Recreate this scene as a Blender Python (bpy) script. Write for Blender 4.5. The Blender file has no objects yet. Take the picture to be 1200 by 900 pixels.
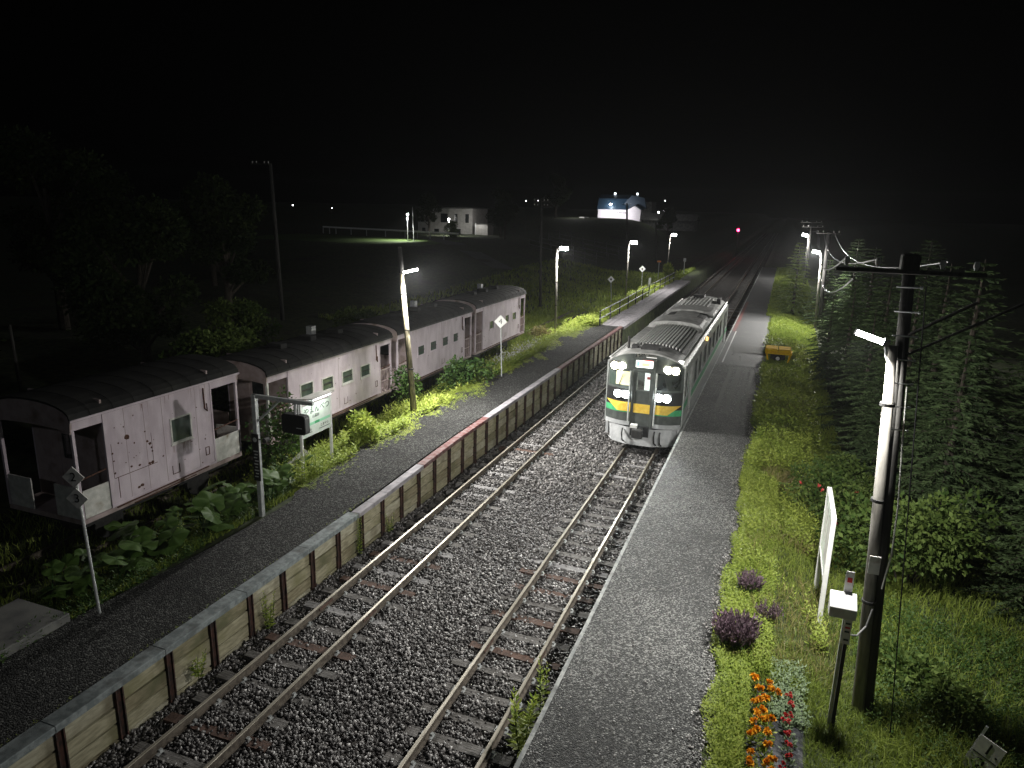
import bpy, math, random
import numpy as np
from mathutils import Vector, Matrix
R = math.radians
random.seed(7)
rng = np.random.default_rng(11)
scene = bpy.context.scene
col = scene.collection

# ------------------------------------------------------------------ camera
cam_d = bpy.data.cameras.new("camera")
cam_d.sensor_width = 36.0
cam_d.lens = 832 / 1200 * 36
cam_d.clip_start = 0.1
cam_d.clip_end = 3000
cam = bpy.data.objects.new("camera", cam_d)
col.objects.link(cam)
pitch, yaw, roll = R(14.0975), R(20.473), R(1.4)
F_ = Vector((-math.sin(yaw) * math.cos(pitch), math.cos(yaw) * math.cos(pitch), -math.sin(pitch)))
R_ = Vector((math.cos(yaw), math.sin(yaw), 0))
U_ = R_.cross(F_)
R2 = math.cos(roll) * R_ + math.sin(roll) * U_
U2 = -math.sin(roll) * R_ + math.cos(roll) * U_
M_ = Matrix((R2, U2, -F_)).transposed().to_4x4()
M_.translation = Vector((0, 0, 8.683))
cam.matrix_world = M_
scene.camera = cam

# ------------------------------------------------------------------ night sky, fill light, exposure
world = bpy.data.worlds.new("World")
scene.world = world
world.use_nodes = True
wn = world.node_tree.nodes
sky = wn.new("ShaderNodeTexSky")
sky.sky_type = 'NISHITA'
sky.sun_disc = False
sky.sun_elevation = R(-6.0)
sky.sun_rotation = R(200)
bg = wn["Background"]
bg.inputs[1].default_value = 0.012
world.node_tree.links.new(sky.outputs[0], bg.inputs[0])
sun_d = bpy.data.lights.new("rear_fill", 'SUN')  # added fill from behind the camera, standing for unseen station lights
sun_d.energy = 0.055
sun_d.angle = R(2)
sun_d.color = (0.85, 0.92, 1.0)
sun = bpy.data.objects.new("rear_fill", sun_d)
sun.rotation_euler = Vector((-.35, 1, -.55)).to_track_quat('-Z', 'Y').to_euler()
col.objects.link(sun)
scene.view_settings.view_transform = 'Standard'
scene.view_settings.look = 'None'
scene.view_settings.exposure = 0.2
scene.view_settings.gamma = 1.0
scene.cycles.use_denoising = True
scene.cycles.max_bounces = 5
scene.cycles.diffuse_bounces = 2
scene.cycles.glossy_bounces = 2
scene.cycles.transmission_bounces = 4
scene.cycles.transparent_max_bounces = 8
scene.cycles.volume_bounces = 0
scene.cycles.sample_clamp_indirect = 3.0
scene.cycles.caustics_reflective = False
scene.cycles.caustics_refractive = False

# ------------------------------------------------------------------ materials
MATS = {}
def pmat(name, c1, c2=None, scale=6.0, rough=0.6, bump=0.0, bscale=60.0, metal=0.0, spec=0.4, lo=0.4, hi=0.6,
         c3=None, scale3=2.0, lo3=0.55, hi3=0.7, stretch=None, vor=False, detail=6.0, bdist=0.02):
    m = bpy.data.materials.new(name)
    m.use_nodes = True
    nt = m.node_tree; N = nt.nodes; L = nt.links
    b = N["Principled BSDF"]
    b.inputs["Roughness"].default_value = rough
    b.inputs["Metallic"].default_value = metal
    b.inputs["Specular IOR Level"].default_value = spec
    b.inputs["Base Color"].default_value = (*c1, 1)
    tc = N.new("ShaderNodeTexCoord")
    src = tc.outputs["Object"]
    if stretch:
        mp = N.new("ShaderNodeMapping"); mp.inputs["Scale"].default_value = stretch
        L.new(src, mp.inputs[0]); src = mp.outputs[0]
    if c2 is not None:
        if vor:
            n = N.new("ShaderNodeTexVoronoi"); n.inputs["Scale"].default_value = scale
            sep = N.new("ShaderNodeSeparateColor"); L.new(src, n.inputs["Vector"]); L.new(n.outputs["Color"], sep.inputs[0])
            fac = sep.outputs[0]
        else:
            n = N.new("ShaderNodeTexNoise"); n.inputs["Scale"].default_value = scale; n.inputs["Detail"].default_value = detail
            L.new(src, n.inputs["Vector"]); fac = n.outputs["Fac"]
        cr = N.new("ShaderNodeValToRGB")
        cr.color_ramp.elements[0].position = lo; cr.color_ramp.elements[1].position = hi
        cr.color_ramp.elements[0].color = (*c1, 1); cr.color_ramp.elements[1].color = (*c2, 1)
        L.new(fac, cr.inputs[0]); out = cr.outputs[0]
        if c3 is not None:
            n3 = N.new("ShaderNodeTexNoise"); n3.inputs["Scale"].default_value = scale3; n3.inputs["Detail"].default_value = 5
            L.new(tc.outputs["Object"], n3.inputs["Vector"])
            mr = N.new("ShaderNodeMapRange"); mr.inputs[1].default_value = lo3; mr.inputs[2].default_value = hi3
            L.new(n3.outputs["Fac"], mr.inputs[0])
            mx = N.new("ShaderNodeMix"); mx.data_type = 'RGBA'
            L.new(mr.outputs[0], mx.inputs[0]); L.new(out, mx.inputs[6]); mx.inputs[7].default_value = (*c3, 1)
            out = mx.outputs[2]
        L.new(out, b.inputs["Base Color"])
    if bump:
        nb = N.new("ShaderNodeTexNoise"); nb.inputs["Scale"].default_value = bscale; nb.inputs["Detail"].default_value = 4
        L.new(src, nb.inputs["Vector"])
        bp = N.new("ShaderNodeBump"); bp.inputs["Strength"].default_value = bump; bp.inputs["Distance"].default_value = bdist
        L.new(nb.outputs["Fac"], bp.inputs["Height"]); L.new(bp.outputs[0], b.inputs["Normal"])
    return m

def chipmat(name, c0, c1, c2, scale, rough):
    """chip-sealed asphalt: every stone chip has its own grey, a few are pale; chips stand proud"""
    m = bpy.data.materials.new(name); m.use_nodes = True
    nt = m.node_tree; N = nt.nodes; L = nt.links; b = N["Principled BSDF"]
    b.inputs["Roughness"].default_value = rough; b.inputs["Specular IOR Level"].default_value = .25
    tc = N.new("ShaderNodeTexCoord"); v = N.new("ShaderNodeTexVoronoi"); v.inputs["Scale"].default_value = scale
    L.new(tc.outputs["Object"], v.inputs["Vector"]); sp = N.new("ShaderNodeSeparateColor"); L.new(v.outputs["Color"], sp.inputs[0])
    n = N.new("ShaderNodeTexNoise"); n.inputs["Scale"].default_value = .55; n.inputs["Detail"].default_value = 6; L.new(tc.outputs["Object"], n.inputs["Vector"])
    ad = N.new("ShaderNodeMath"); ad.operation = 'MULTIPLY_ADD'; ad.inputs[1].default_value = .7; ad.inputs[2].default_value = -.35; L.new(n.outputs["Fac"], ad.inputs[0])
    a2 = N.new("ShaderNodeMath"); a2.operation = 'ADD'; L.new(sp.outputs[0], a2.inputs[0]); L.new(ad.outputs[0], a2.inputs[1])
    cr = N.new("ShaderNodeValToRGB"); e = cr.color_ramp.elements
    e[0].position = .25; e[0].color = (*c0, 1); e[1].position = .72; e[1].color = (*c1, 1)
    q = e.new(.97); q.color = (*c2, 1)
    L.new(a2.outputs[0], cr.inputs[0]); L.new(cr.outputs[0], b.inputs["Base Color"])
    bp = N.new("ShaderNodeBump"); bp.inputs["Strength"].default_value = 1; bp.inputs["Distance"].default_value = .03
    mu = N.new("ShaderNodeMath"); mu.operation = 'SUBTRACT'; L.new(sp.outputs[1], mu.inputs[0]); L.new(v.outputs["Distance"], mu.inputs[1])
    L.new(mu.outputs[0], bp.inputs["Height"]); L.new(bp.outputs[0], b.inputs["Normal"])
    return m

def emat(name, c, s):
    m = bpy.data.materials.new(name); m.use_nodes = True
    b = m.node_tree.nodes["Principled BSDF"]
    b.inputs["Base Color"].default_value = (*[min(1, x) * .8 for x in c], 1)
    b.inputs["Emission Color"].default_value = (*c, 1)
    b.inputs["Emission Strength"].default_value = s
    return m

def leafmat(name, c1, c2, trans=0.3, rough=0.55, spec=0.3):
    """foliage: albedo varies from leaf to leaf through the 'tint' attribute; some light passes through"""
    m = bpy.data.materials.new(name); m.use_nodes = True
    nt = m.node_tree; N = nt.nodes; L = nt.links
    b = N["Principled BSDF"]; out = N["Material Output"]
    at = N.new("ShaderNodeAttribute"); at.attribute_name = "tint"
    cr = N.new("ShaderNodeValToRGB")
    cr.color_ramp.elements[0].color = (*c1, 1); cr.color_ramp.elements[1].color = (*c2, 1)
    L.new(at.outputs["Fac"], cr.inputs[0]); L.new(cr.outputs[0], b.inputs["Base Color"])
    b.inputs["Roughness"].default_value = rough; b.inputs["Specular IOR Level"].default_value = spec
    t = N.new("ShaderNodeBsdfTranslucent"); L.new(cr.outputs[0], t.inputs[0])
    mx = N.new("ShaderNodeMixShader"); mx.inputs[0].default_value = trans
    L.new(b.outputs[0], mx.inputs[1]); L.new(t.outputs[0], mx.inputs[2]); L.new(mx.outputs[0], out.inputs[0])
    return m

def glassmat(name, tint=(0.9, 0.95, 0.95), refl=0.12):
    m = bpy.data.materials.new(name); m.use_nodes = True
    nt = m.node_tree; N = nt.nodes; L = nt.links
    tr = N.new("ShaderNodeBsdfTransparent"); tr.inputs[0].default_value = (*tint, 1)
    gl = N.new("ShaderNodeBsdfGlossy"); gl.inputs["Roughness"].default_value = 0.05
    mx = N.new("ShaderNodeMixShader"); mx.inputs[0].default_value = refl
    L.new(tr.outputs[0], mx.inputs[1]); L.new(gl.outputs[0], mx.inputs[2]); L.new(mx.outputs[0], N["Material Output"].inputs[0])
    return m

M = {}
M['asphalt'] = chipmat("asphalt", (.03, .03, .031), (.09, .09, .088), (.3, .3, .29), 42, .8)
M['asphalt_left'] = chipmat("asphalt_left", (.01, .01, .0105), (.034, .034, .033), (.12, .12, .115), 34, .9)
M['asphalt_smooth'] = pmat("asphalt_smooth", (.045, .045, .048), (.075, .075, .075), 20, .8, .3, 80, c3=(.09, .088, .085), scale3=.7)
M['deck'] = pmat("deck_concrete", (.2, .19, .21), (.3, .28, .3), 8, .8, .2, 60, c3=(.14, .13, .14), scale3=1.2, stretch=(1, .4, 1))
M['pale_patch'] = pmat("worn_asphalt", (.05, .05, .048), (.13, .13, .125), 30, .85, .7, 60, lo=.35, hi=.65)
M['concrete'] = pmat("concrete", (.2, .21, .21), (.34, .35, .34), 7, .8, .3, 50, c3=(.1, .1, .1), scale3=2.2, lo3=.55, hi3=.75)
M['coping'] = pmat("coping_concrete", (.13, .15, .155), (.22, .245, .25), 9, .8, .35, 60, c3=(.08, .085, .085), scale3=3, lo3=.52, hi3=.72)
M['coping_red'] = pmat("coping_faded_red", (.1, .03, .028), (.15, .1, .1), 5, .8, .3, 60, lo=.42, hi=.6)
M['plank'] = pmat("sleeper_plank", (.22, .2, .13), (.33, .305, .21), 9, .85, .35, 40, c3=(.17, .16, .08), scale3=1.3, lo3=.5, hi3=.7, stretch=(1, .4, 2))
M['plank2'] = pmat("sleeper_plank_pale", (.27, .25, .18), (.38, .36, .27), 9, .85, .35, 40, c3=(.16, .14, .09), scale3=1.6, lo3=.5, hi3=.72, stretch=(1, .4, 2))
M['plank3'] = pmat("sleeper_plank_brown", (.16, .14, .085), (.25, .22, .14), 9, .85, .35, 40, c3=(.1, .1, .05), scale3=1.2, lo3=.5, hi3=.7, stretch=(1, .4, 2))
M['post_rust'] = pmat("rusty_rail_post", (.018, .011, .009), (.06, .025, .018), 10, .8, .3, 60)
M['rail'] = pmat("rail_steel", (.22, .2, .16), (.34, .31, .26), 14, .45, .1, 60, metal=.5, stretch=(1, .05, 1))
M['railweb'] = pmat("rail_web", (.06, .048, .038), (.12, .1, .08), 10, .8, .2, 60)
M['sleeper'] = pmat("sleeper_wood", (.07, .065, .06), (.17, .16, .155), 12, .9, .5, 40, stretch=(.3, 3, 1))
M['sleeper_rust'] = pmat("sleeper_rusty", (.06, .036, .028), (.11, .065, .05), 10, .9, .4, 40)
M['sleeper_grey'] = pmat("sleeper_weathered", (.15, .145, .15), (.3, .29, .29), 10, .9, .4, 40, stretch=(.3, 3, 1))
M['ballast'] = pmat("ballast_bed", (.02, .018, .017), (.1, .09, .085), 34, .9, 1.0, 30, lo=.45, hi=.7, vor=True, bdist=.04)
M['ground'] = pmat("ground_grass", (.02, .028, .01), (.055, .07, .025), 3, .95, .6, 12, c3=(.03, .026, .018), scale3=.3)
M['lawn'] = pmat("lawn", (.05, .09, .018), (.08, .13, .03), 6, .9, .4, 20)
M['galv'] = pmat("galvanised_steel", (.38, .4, .4), (.5, .51, .51), 12, .5, .05, 60, metal=.3)
M['white'] = pmat("white_paint", (.72, .72, .7), (.8, .8, .78), 8, .5, .05, 60)
M['dirty_white'] = pmat("dirty_white", (.5, .5, .47), (.66, .65, .62), 6, .6, .1, 60, c3=(.3, .26, .2), scale3=3, lo3=.6, hi3=.75)
M['black'] = pmat("black_paint", (.01, .01, .011), rough=.5)
M['dark'] = pmat("dark_steel", (.02, .02, .021), (.035, .034, .033), 10, .7)
M['rubber'] = pmat("dark_rubber", (.012, .012, .012), rough=.7)
M['pink'] = pmat("faded_pink_paint", (.5, .425, .48), (.6, .525, .58), 3.5, .65, .08, 30, c3=(.44, .37, .385), scale3=2.0, lo3=.6, hi3=.85, stretch=(1, 1, .35))
M['pink_dull'] = pmat("dull_pink_paint", (.34, .27, .26), (.42, .34, .34), 4, .7, .08, 30, c3=(.2, .15, .13), scale3=2.4, lo3=.55, hi3=.75)
M['carroof'] = pmat("car_roof", (.007, .007, .007), (.015, .015, .0145), 2.5, .9, .3, 30, c3=(.024, .025, .021), scale3=.9, lo3=.5, hi3=.75)
M['rust'] = pmat("rust", (.05, .022, .014), (.12, .055, .035), 20, .9, .3, 60)
M['rust_streak'] = pmat("rust_streak", (.22, .14, .12), (.3, .21, .2), 20, .9)
M['hole'] = pmat("rust_hole", (.012, .009, .008), rough=.9)
M['pane_green'] = pmat("window_pane_green", (.05, .075, .065), (.085, .105, .095), 2.5, .12, spec=.6)
M['pane_dark'] = pmat("window_pane_dark", (.012, .015, .016), (.03, .036, .036), 3, .12, spec=.6)
M['timber_pole'] = pmat("pole_concrete_dark", (.03, .029, .027), (.055, .053, .049), 5, .8, .3, 40, stretch=(3, 3, .4))
M['pole_lit'] = pmat("concrete_pole", (.15, .142, .128), (.22, .21, .19), 5, .8, .25, 40, c3=(.16, .15, .12), scale3=2, stretch=(3, 3, .5))
M['pole_yellow'] = pmat("weathered_pole", (.16, .145, .09), (.34, .3, .2), 6, .8, .25, 40, c3=(.07, .065, .045), scale3=1.8, stretch=(3, 3, .5))
M['yellow'] = pmat("yellow_paint", (.85, .5, .012), (.92, .58, .02), 9, .9, .05, 60, spec=.05)
M['steel'] = pmat("stainless_steel", (.42, .44, .43), (.54, .56, .55), 5, .35, .05, 30, metal=.15, stretch=(1, .2, 4))
M['roofsteel'] = pmat("dusty_roof_steel", (.3, .3, .29), (.44, .44, .43), 4, .5, .1, 30, metal=.1, c3=(.2, .2, .19), scale3=1.1)
M['trainblack'] = pmat("train_front_black", (.06, .068, .064), (.085, .095, .09), 5, .35)  # black paint lightened to carry some of the headlamp bloom
M['trainyellow'] = pmat("train_yellow", (.75, .5, .06), (.85, .6, .1), 8, .4)
M['traingreen'] = pmat("train_green", (.05, .36, .14), (.07, .44, .19), 8, .4)
M['skirt'] = pmat("skirt_grey", (.4, .41, .42), (.52, .53, .54), 4, .5, .1, 30, c3=(.25, .25, .25), scale3=2)
M['ribs'] = pmat("roof_rib_paint", (.55, .55, .54), (.68, .68, .66), 6, .45, .05, 30)
M['roofdeck'] = pmat("roof_cooler_deck", (.05, .05, .05), (.09, .09, .088), 5, .7)
M['glass'] = glassmat("glass")
M['glass_dark'] = glassmat("glass_dark", (.25, .3, .29), .15)
M['cream'] = pmat("cream_lining", (.6, .57, .46), (.7, .66, .54), 4, .6)
M['red'] = pmat("red_paint", (.5, .03, .03), (.62, .06, .05), 9, .5)
M['paint_red'] = pmat("worn_red_line", (.16, .045, .04), (.08, .055, .053), 9, .8)
M['paint_white'] = pmat("worn_white_line", (.6, .6, .6), (.3, .3, .3), 14, .8, lo=.45, hi=.75)
M['bldg'] = pmat("pale_render", (.5, .48, .45), (.6, .58, .55), 2, .8, .1, 10)
M['barn'] = pmat("white_siding", (.72, .68, .72), (.8, .77, .8), 5, .7, stretch=(3, 3, .2))
M['blue_roof'] = pmat("blue_metal_roof", (.012, .028, .05), (.02, .045, .075), 3, .5, stretch=(4, 1, 1))
M['dark_wall'] = pmat("dark_wall", (.1, .1, .1), (.16, .16, .15), 2, .8)
M['soil'] = pmat("soil", (.03, .022, .016), (.06, .045, .032), 9, .95, .5, 30)
M['sheet'] = pmat("black_weed_sheet", (.012, .013, .016), (.035, .037, .042), 18, .45, .8, 14, bdist=.03)
M['bark'] = pmat("bark", (.03, .024, .018), (.07, .058, .045), 10, .95, .6, 30, stretch=(3, 3, .6))
M['sign_green'] = pmat("pale_green_panel", (.7, .8, .7), (.8, .86, .8), 4, .5)
M['ink'] = pmat("dark_ink", (.03, .05, .045), rough=.6)
M['ink_red'] = pmat("red_ink", (.6, .03, .03), rough=.6)
M['grass'] = leafmat("grass_blades", (.13, .2, .03), (.34, .4, .08), .4)
M['grass_dry'] = leafmat("dry_grass", (.17, .17, .05), (.33, .27, .12))
M['weed'] = leafmat("weed_leaves", (.15, .23, .03), (.42, .48, .1), .4)
M['weed_dark'] = leafmat("dark_weed_leaves", (.03, .075, .018), (.09, .15, .03))
M['butterbur'] = leafmat("butterbur_leaves", (.04, .09, .02), (.1, .17, .035), .35)
M['conifer'] = leafmat("spruce_needles", (.032, .056, .026), (.09, .13, .055), .2, .9, .05)
M['conifer_light'] = leafmat("fir_needles", (.08, .13, .03), (.2, .26, .07), .3, .9, .05)
M['broad'] = leafmat("tree_leaves", (.035, .07, .014), (.12, .165, .04), .3, .7, .15)
M['broad_shaded'] = leafmat("shaded_tree_leaves", (.012, .024, .007), (.035, .05, .014), .2, .8, .1)  # tree leaves darkened in colour so the unlit trees stay dark
M['purple'] = leafmat("purple_flower_spikes", (.08, .06, .065), (.2, .13, .17), .2)
M['marigold'] = leafmat("marigold_petals", (.75, .22, .01), (.85, .5, .03), .1)
M['redflower'] = leafmat("red_petals", (.45, .02, .02), (.65, .1, .1), .1)
M['whiteflower'] = leafmat("white_petals", (.55, .55, .5), (.75, .75, .7), .2)
M['silver'] = leafmat("silvery_leaves", (.12, .17, .09), (.24, .31, .18), .15)
M['wire'] = pmat("wire", (.12, .12, .12), rough=.5)
M['lampglow'] = emat("lamp_glow", (1.0, .98, .93), 60)
M['lampfar'] = emat("lamp_far_glow", (1.0, .98, .95), 60)
M['headwarm'] = emat("headlamp_warm", (1.0, .98, .72), 60)
M['headwhite'] = emat("headlamp_white", (.93, 1.0, 1.0), 70)
M['ledgreen'] = emat("led_green", (.1, 1.0, .55), 4)
M['ledorange'] = emat("led_orange", (1.0, .55, .12), 4)
M['ledwhite'] = emat("led_white", (1, 1, .95), 4)
M['ledred'] = emat("led_red", (1.0, .06, .04), 4)
M['signalred'] = emat("signal_red", (1.0, .02, .08), 40)
M['interior'] = emat("interior_light", (1.0, .95, .8), 5)
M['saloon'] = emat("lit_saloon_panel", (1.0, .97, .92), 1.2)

# ------------------------------------------------------------------ mesh helpers
class MB:
    def __init__(s): s.v = []; s.f = []; s.mi = []; s.m = 0
    def add(s, vs, fs):
        o = len(s.v); s.v += [tuple(v) for v in vs]
        for f in fs: s.f.append(tuple(i + o for i in f)); s.mi.append(s.m)
        return s
    def box(s, x0, x1, y0, y1, z0, z1, mat=None):
        vs = [(x0, y0, z0), (x1, y0, z0), (x1, y1, z0), (x0, y1, z0), (x0, y0, z1), (x1, y0, z1), (x1, y1, z1), (x0, y1, z1)]
        if mat is not None: vs = [mat @ Vector(v) for v in vs]
        return s.add(vs, [(0, 3, 2, 1), (4, 5, 6, 7), (0, 1, 5, 4), (1, 2, 6, 5), (2, 3, 7, 6), (3, 0, 4, 7)])
    def tube(s, pts, r, n=8, cap=True):
        pts = [Vector(p) for p in pts]; k = len(pts)
        rs = r if isinstance(r, (list, tuple)) else [r] * k
        vs = []; fs = []; up0 = None
        for i in range(k):
            d = (pts[min(i + 1, k - 1)] - pts[max(i - 1, 0)]).normalized()
            a = d.cross(Vector((0, 0, 1)) if abs(d.z) < .95 else Vector((1, 0, 0))).normalized()
            if up0 is not None and a.dot(up0) < 0: a = -a
            up0 = a; b = d.cross(a)
            for j in range(n):
                t = 2 * math.pi * j / n
                vs.append(pts[i] + rs[i] * (math.cos(t) * a + math.sin(t) * b))
        for i in range(k - 1):
            for j in range(n):
                fs.append((i * n + j, i * n + (j + 1) % n, (i + 1) * n + (j + 1) % n, (i + 1) * n + j))
        if cap: fs.append(tuple(range(n))[::-1]); fs.append(tuple((k - 1) * n + j for j in range(n)))
        return s.add(vs, fs)
    def prism(s, poly, y0, y1, axis='y'):
        """poly of (x,z) extruded along y, or (y,z) extruded along x"""
        n = len(poly)
        if axis == 'y': vs = [(a, y0, b) for a, b in poly] + [(a, y1, b) for a, b in poly]
        elif axis == 'x': vs = [(y0, a, b) for a, b in poly] + [(y1, a, b) for a, b in poly]
        else: vs = [(a, b, y0) for a, b in poly] + [(a, b, y1) for a, b in poly]
        fs = [tuple(range(n)), tuple(range(2 * n - 1, n - 1, -1))] + [(i, i + n, (i + 1) % n + n, (i + 1) % n) for i in range(n)]
        return s.add(vs, fs)
    def quad(s, a, b, c, d): return s.add([a, b, c, d], [(0, 1, 2, 3)])
    def split(s, name, mats, parent=None, **kw):
        """every loose piece becomes a mesh of its own"""
        p = list(range(len(s.v)))
        def find(i):
            while p[i] != i: p[i] = p[p[i]]; i = p[i]
            return i
        for f in s.f:
            for i in f[1:]: p[find(i)] = find(f[0])
        groups = {}
        for f, m in zip(s.f, s.mi): groups.setdefault(find(f[0]), []).append((f, m))
        out = []
        for fs in groups.values():
            b = MB(); mp = {}
            for f, m in fs:
                for i in f:
                    if i not in mp: mp[i] = len(b.v); b.v.append(s.v[i])
                b.f.append(tuple(mp[i] for i in f)); b.mi.append(m)
            out.append(b.build(name, mats, parent, **kw))
        return out
    def build(s, name, mats, parent=None, smooth=False, bevel=0):
        me = bpy.data.meshes.new(name)
        me.from_pydata(s.v, [], s.f)
        mats = mats if isinstance(mats, (list, tuple)) else [mats]
        for m in mats: me.materials.append(m)
        me.polygons.foreach_set("material_index", s.mi)
        me.validate()
        if smooth: me.polygons.foreach_set("use_smooth", [True] * len(me.polygons))
        me.update()
        o = bpy.data.objects.new(name, me); col.objects.link(o)
        if parent: o.parent = parent
        if bevel:
            bm = o.modifiers.new("bevel", 'BEVEL'); bm.width = bevel; bm.segments = 1; bm.limit_method = 'ANGLE'
        return o

def npmesh(name, V, Fa, mat, parent=None, tint=None, smooth=False):
    V = np.asarray(V, np.float32).reshape(-1, 3); Fa = np.asarray(Fa, np.int32)
    me = bpy.data.meshes.new(name); n, k = Fa.shape
    me.vertices.add(len(V)); me.vertices.foreach_set("co", V.ravel())
    me.loops.add(n * k); me.loops.foreach_set("vertex_index", Fa.ravel())
    me.polygons.add(n)
    me.polygons.foreach_set("loop_start", np.arange(0, n * k, k, dtype=np.int32))
    me.polygons.foreach_set("loop_total", np.full(n, k, np.int32))
    if smooth: me.polygons.foreach_set("use_smooth", np.ones(n, bool))
    me.materials.append(mat)
    if tint is not None:
        a = me.attributes.new("tint", 'FLOAT', 'POINT'); a.data.foreach_set("value", np.asarray(tint, np.float32))
    me.update(calc_edges=True)
    o = bpy.data.objects.new(name, me); col.objects.link(o)
    if parent: o.parent = parent
    return o

def thing(name, loc, label, cat, group=None, rz=0):
    o = bpy.data.objects.new(name, None); col.objects.link(o)
    o.empty_display_size = .2
    o.location = loc; o.rotation_euler = (0, 0, rz); tag(o, label, cat, group); return o
def tag(o, label=None, cat=None, group=None, kind=None):
    if label: o["label"] = label
    if cat: o["category"] = cat
    if group: o["group"] = group
    if kind: o["kind"] = kind
    return o
def dup(o, loc, rz=0, scale=1.0, label=None, sz=None):
    c = o.copy(); col.objects.link(c); c.location = loc; c.rotation_euler = (0, 0, rz)
    c.scale = (scale, scale, sz or scale)
    if label: c["label"] = label
    for ch in list(o.children):
        d = ch.copy(); col.objects.link(d); d.parent = c
        for g in list(ch.children):
            e = g.copy(); col.objects.link(e); e.parent = d
    return c
def text(name, s, size, mat, parent, loc, rot, align='CENTER', extrude=.002):
    cu = bpy.data.curves.new(name, 'FONT'); cu.body = s; cu.size = size; cu.extrude = extrude
    cu.align_x = align; cu.align_y = 'CENTER'
    o = bpy.data.objects.new(name, cu); col.objects.link(o)
    dg = bpy.context.evaluated_depsgraph_get()
    me = bpy.data.meshes.new_from_object(o.evaluated_get(dg)); me.name = name
    bpy.data.objects.remove(o)
    me.materials.clear(); me.materials.append(mat)
    o = bpy.data.objects.new(name, me); col.objects.link(o); o.parent = parent
    o.location = loc; o.rotation_euler = rot
    return o
def area(name, parent, loc, direction, sx, sy, power, color=(1, .98, .92)):
    d = bpy.data.lights.new(name, 'AREA'); d.shape = 'RECTANGLE'; d.size = sx; d.size_y = sy; d.energy = power; d.color = color
    o = bpy.data.objects.new(name, d); col.objects.link(o); o.parent = parent; o.location = loc
    o.rotation_euler = Vector(direction).to_track_quat('-Z', 'Y').to_euler(); return o
def point(name, parent, loc, power, color=(1, .98, .95), r=.1):
    d = bpy.data.lights.new(name, 'POINT'); d.energy = power; d.color = color; d.shadow_soft_size = r
    o = bpy.data.objects.new(name, d); col.objects.link(o); o.parent = parent; o.location = loc; return o
def spot(name, parent, loc, direction, power, angle, blend=.5, color=(1, 1, .95), r=.1):
    d = bpy.data.lights.new(name, 'SPOT'); d.energy = power; d.color = color; d.shadow_soft_size = r
    d.spot_size = angle; d.spot_blend = blend
    o = bpy.data.objects.new(name, d); col.objects.link(o); o.parent = parent; o.location = loc
    o.rotation_euler = Vector(direction).to_track_quat('-Z', 'Y').to_euler(); return o

def S(t): t = np.clip(t, 0, 1); return t * t * (3 - 2 * t)
def fbm(x, y):
    return (np.sin(x * .9 + 1.3 * np.sin(y * .7)) + np.sin(y * 1.1 + 1.7 * np.sin(x * .6 + 2)) + .5 * np.sin(x * 2.3 + y * 1.9)) / 2.5
XL, XR = -8.215, -4.267          # track centres
LE, RE = -9.66, -2.82            # platform edges

def H(x, y):
    """ground height"""
    x = np.asarray(x, float); y = np.asarray(y, float)
    zr = .86 - .38 * S((x - .2) / 2.2) - .75 * S((x - 2.6) / 5)
    zr = np.where(x > RE + .2, zr, -.6)
    zl = .72 - .5 * S((-11.9 - x) / 1.2) - .45 * S((-13 - x) / 1.6)
    zl = zl - .2 * S((y - 46) / 10)
    zl = zl + 2.2 * S((y - 55) / 45) * S((-20 - x) / 25) + 3.0 * S((y - 150) / 40) * S((-25 - x) / 12) + 1.2 * S((-24 - x) / 20)
    zl = np.where(x < LE - .2, zl, -.6)
    z = np.where(x < -6, zl, zr)
    z = np.where((x > LE - .2) & (x < RE + .2), -.6, z)
    z = z + .06 * fbm(x * 1.3, y * 1.3) * ((x < -12.3) | (x > .3))
    return z

def noise2(x, y, s, seed=0):
    return .5 + .5 * np.clip(fbm(x * s + seed * 3.1, y * s - seed * 1.7) * .8 + .4 * fbm(x * s * 2.7 + 5, y * s * 2.7 + seed), -1, 1)
# ------------------------------------------------------------------ ground sheet
xs = np.unique(np.concatenate([np.linspace(-700, -90, 24), np.linspace(-90, -20, 60), np.linspace(-20, -11, 46), [LE - .25, LE - .15, RE + .15, RE + .25, -1.5],
                               np.linspace(-.5, 8, 50), np.linspace(8, 40, 24), np.linspace(40, 500, 20)]))
ys = np.unique(np.concatenate([np.linspace(-30, 4, 8), np.linspace(4, 60, 170), np.linspace(60, 220, 110), np.linspace(220, 1200, 30)]))
GX, GY = np.meshgrid(xs, ys, indexing='ij')
V = np.stack([GX, GY, H(GX, GY)], -1).reshape(-1, 3)
nx, ny = len(xs), len(ys)
I, J = np.meshgrid(np.arange(nx - 1), np.arange(ny - 1), indexing='ij')
a = (I * ny + J).ravel()
g = npmesh("ground", V, np.stack([a, a + ny, a + ny + 1, a + 1], 1), M['ground'], smooth=True); tag(g, kind="structure")

# ------------------------------------------------------------------ ballast bed and stones
bx = np.array([LE + .03, LE + .25, LE + .55, -8.9, -8.215, -7.5, -6.9, -6.24, -5.6, -4.9, -4.267, -3.6, -3.2, RE - .02])
bz = np.array([-.30, -.30, -.26, -.2, -.19, -.2, -.2, -.17, -.2, -.2, -.19, -.2, -.22, -.3])
by = np.concatenate([np.linspace(2, 60, 80), np.linspace(62, 330, 40)])
BX, BY = np.meshgrid(np.interp(np.linspace(0, 1, 60), np.linspace(0, 1, 14), bx), by, indexing='ij')
def bedz(x, y): return np.interp(x, bx, bz) + .025 * fbm(x * 2.1, y * 1.7) - np.where(x < -9, .1 * S((y - 12) / 15), 0)
V = np.stack([BX, BY, bedz(BX, BY)], -1).reshape(-1, 3); nx, ny = BX.shape
I, J = np.meshgrid(np.arange(nx - 1), np.arange(ny - 1), indexing='ij'); a = (I * ny + J).ravel()
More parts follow.
